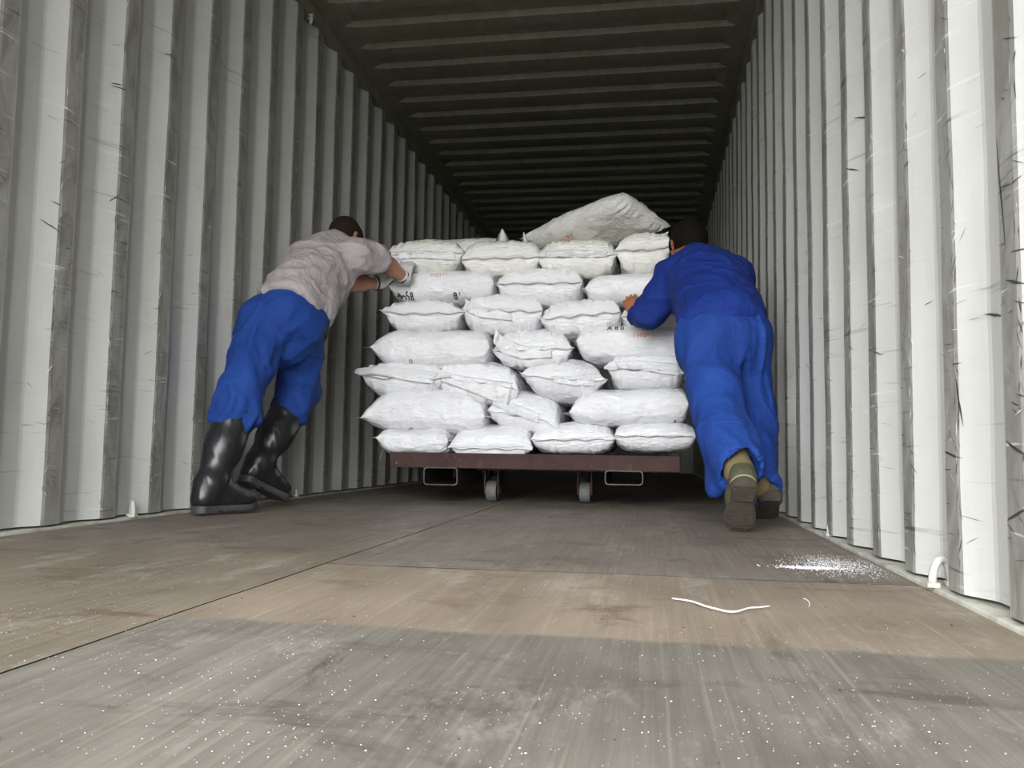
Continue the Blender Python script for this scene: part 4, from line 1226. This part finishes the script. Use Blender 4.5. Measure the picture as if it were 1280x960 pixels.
        if nm == 'l':
            w_ = MB(); r_ = np.cross(fo, uu)
            w_.tube([Vector(he+fo*(.04-.046*math.cos(a))+r_*.040*math.sin(a)+uu*.010) for a in [-1.5+3.0*i/16 for i in range(17)]], .0030, 8)
            w_.build('foxing', M['foxing'], so, True, loc=base)
        sk = Fld(an-.12, an+.14, .0052); sk.add(an+(knee-an)*.3, an, .050, .046, .02); sk.add(an, he+fo*.05+uu*.05, .046, .038, .02)
        fbuild(sk, 'sock', M['sock'], root, base, .001, (20, 20, 20), 2, 1)
    return root

person_left(); person_right()

# ------------------------------------------------------------------ things on the floor
def cord(name, pix, r, mat, label, cat, z=.001):
    pts = [onfloor(x, y, z+r) for x, y in pix]; out = []
    for i in range(len(pts)-1):
        a, b_ = pts[max(i-1, 0)], pts[i]; c2, d_ = pts[i+1], pts[min(i+2, len(pts)-1)]
        for j in range(6):
            t = j/6; out.append(.5*((2*b_)+(c2-a)*t+(2*a-5*b_+4*c2-d_)*t*t+(3*b_-a-3*c2+d_)*t**3))
    out.append(pts[-1])
    m_ = MB(); c0 = out[0].copy(); n_ = len(out)
    rr = [r*(.55+.45*math.sin(PI*min(1, max(0, .08+.86*i/n_)))) for i in range(n_)]
    m_.tube([q-c0 for q in out], rr, 8); o = m_.build(name, mat, None, True); o.location = c0
    tag(o, label, cat)
cord('string', [(840, 748), (852, 749.5), (866, 752), (880, 757), (895, 761), (908, 764), (922, 764), (936, 760), (950, 759), (962, 757.5)], .0016, M['string'],
     'long loose white string lying on the tan plywood sheet', 'string')
cord('string', [(1004, 748), (1009, 750), (1012, 754), (1011, 758)], .0009, M['string'], 'tiny curl of white thread on the tan plywood, right of the long string', 'string')

def flakes(name, n, pos, size, mat, label, cat, flat=.35, seed=1):
    rnd = random.Random(seed); m_ = MB()
    for _ in range(n):
        x, y = pos(rnd)
        if not (-1.15 < x < 1.15) or y < .45: continue
        s = size(rnd); V = []; a0 = rnd.uniform(0, 6)
        for i in range(5):
            a = a0+2*PI*i/5; rr = s*rnd.uniform(.5, 1); V.append((x+math.cos(a)*rr, y+math.sin(a)*rr, -.0012))
        V.append((x, y, -.0012+s*flat))
        m_.add(V, [(i, (i+1) % 5, 5) for i in range(5)]+[(4, 3, 2, 1, 0)])
    o = m_.build(name, mat); o['kind'] = 'stuff'; tag(o, label, cat)
pc = onfloor(1035, 706)
flakes('powder_spill', 2300, lambda r: (pc.x+r.gauss(.02, .055), pc.y+r.gauss(0, .085)+.0), lambda r: r.uniform(.0007, .0024), M['powder'],
       'white powder spilled on the dark floor beside the right wall', 'powder', .3, 3)
pc2 = onfloor(1010, 709)
flakes('powder_clump', 700, lambda r: (pc2.x+r.gauss(.0, .030), pc2.y+r.gauss(0, .012)), lambda r: r.uniform(.0015, .004), M['powder'],
       'thicker streak of white powder at the left edge of the spill', 'powder', .4, 4)
def sc(r):
    if r.random() < .6: y = .62+abs(r.gauss(0, .5)); x = r.uniform(-.6, 1.1)
    else: y = r.uniform(.7, 3.6); x = r.uniform(-1.1, 1.1)
    if noise.noise(Vector((x*4, y*3, 0))) < r.uniform(-.35, .25): return (9, 9)
    return x, y
flakes('powder_specks', 5200, sc, lambda r: min(.0030, .0004+abs(r.gauss(0, .00045))), M['powder'], 'scattered white powder specks over the plywood floor', 'powder specks', .4, 8)
flakes('debris_specks', 170, sc, lambda r: min(.006, .0010+abs(r.gauss(0, .0012))), M['chip'], 'scattered small dark crumbs over the plywood floor', 'crumbs', .5, 18)
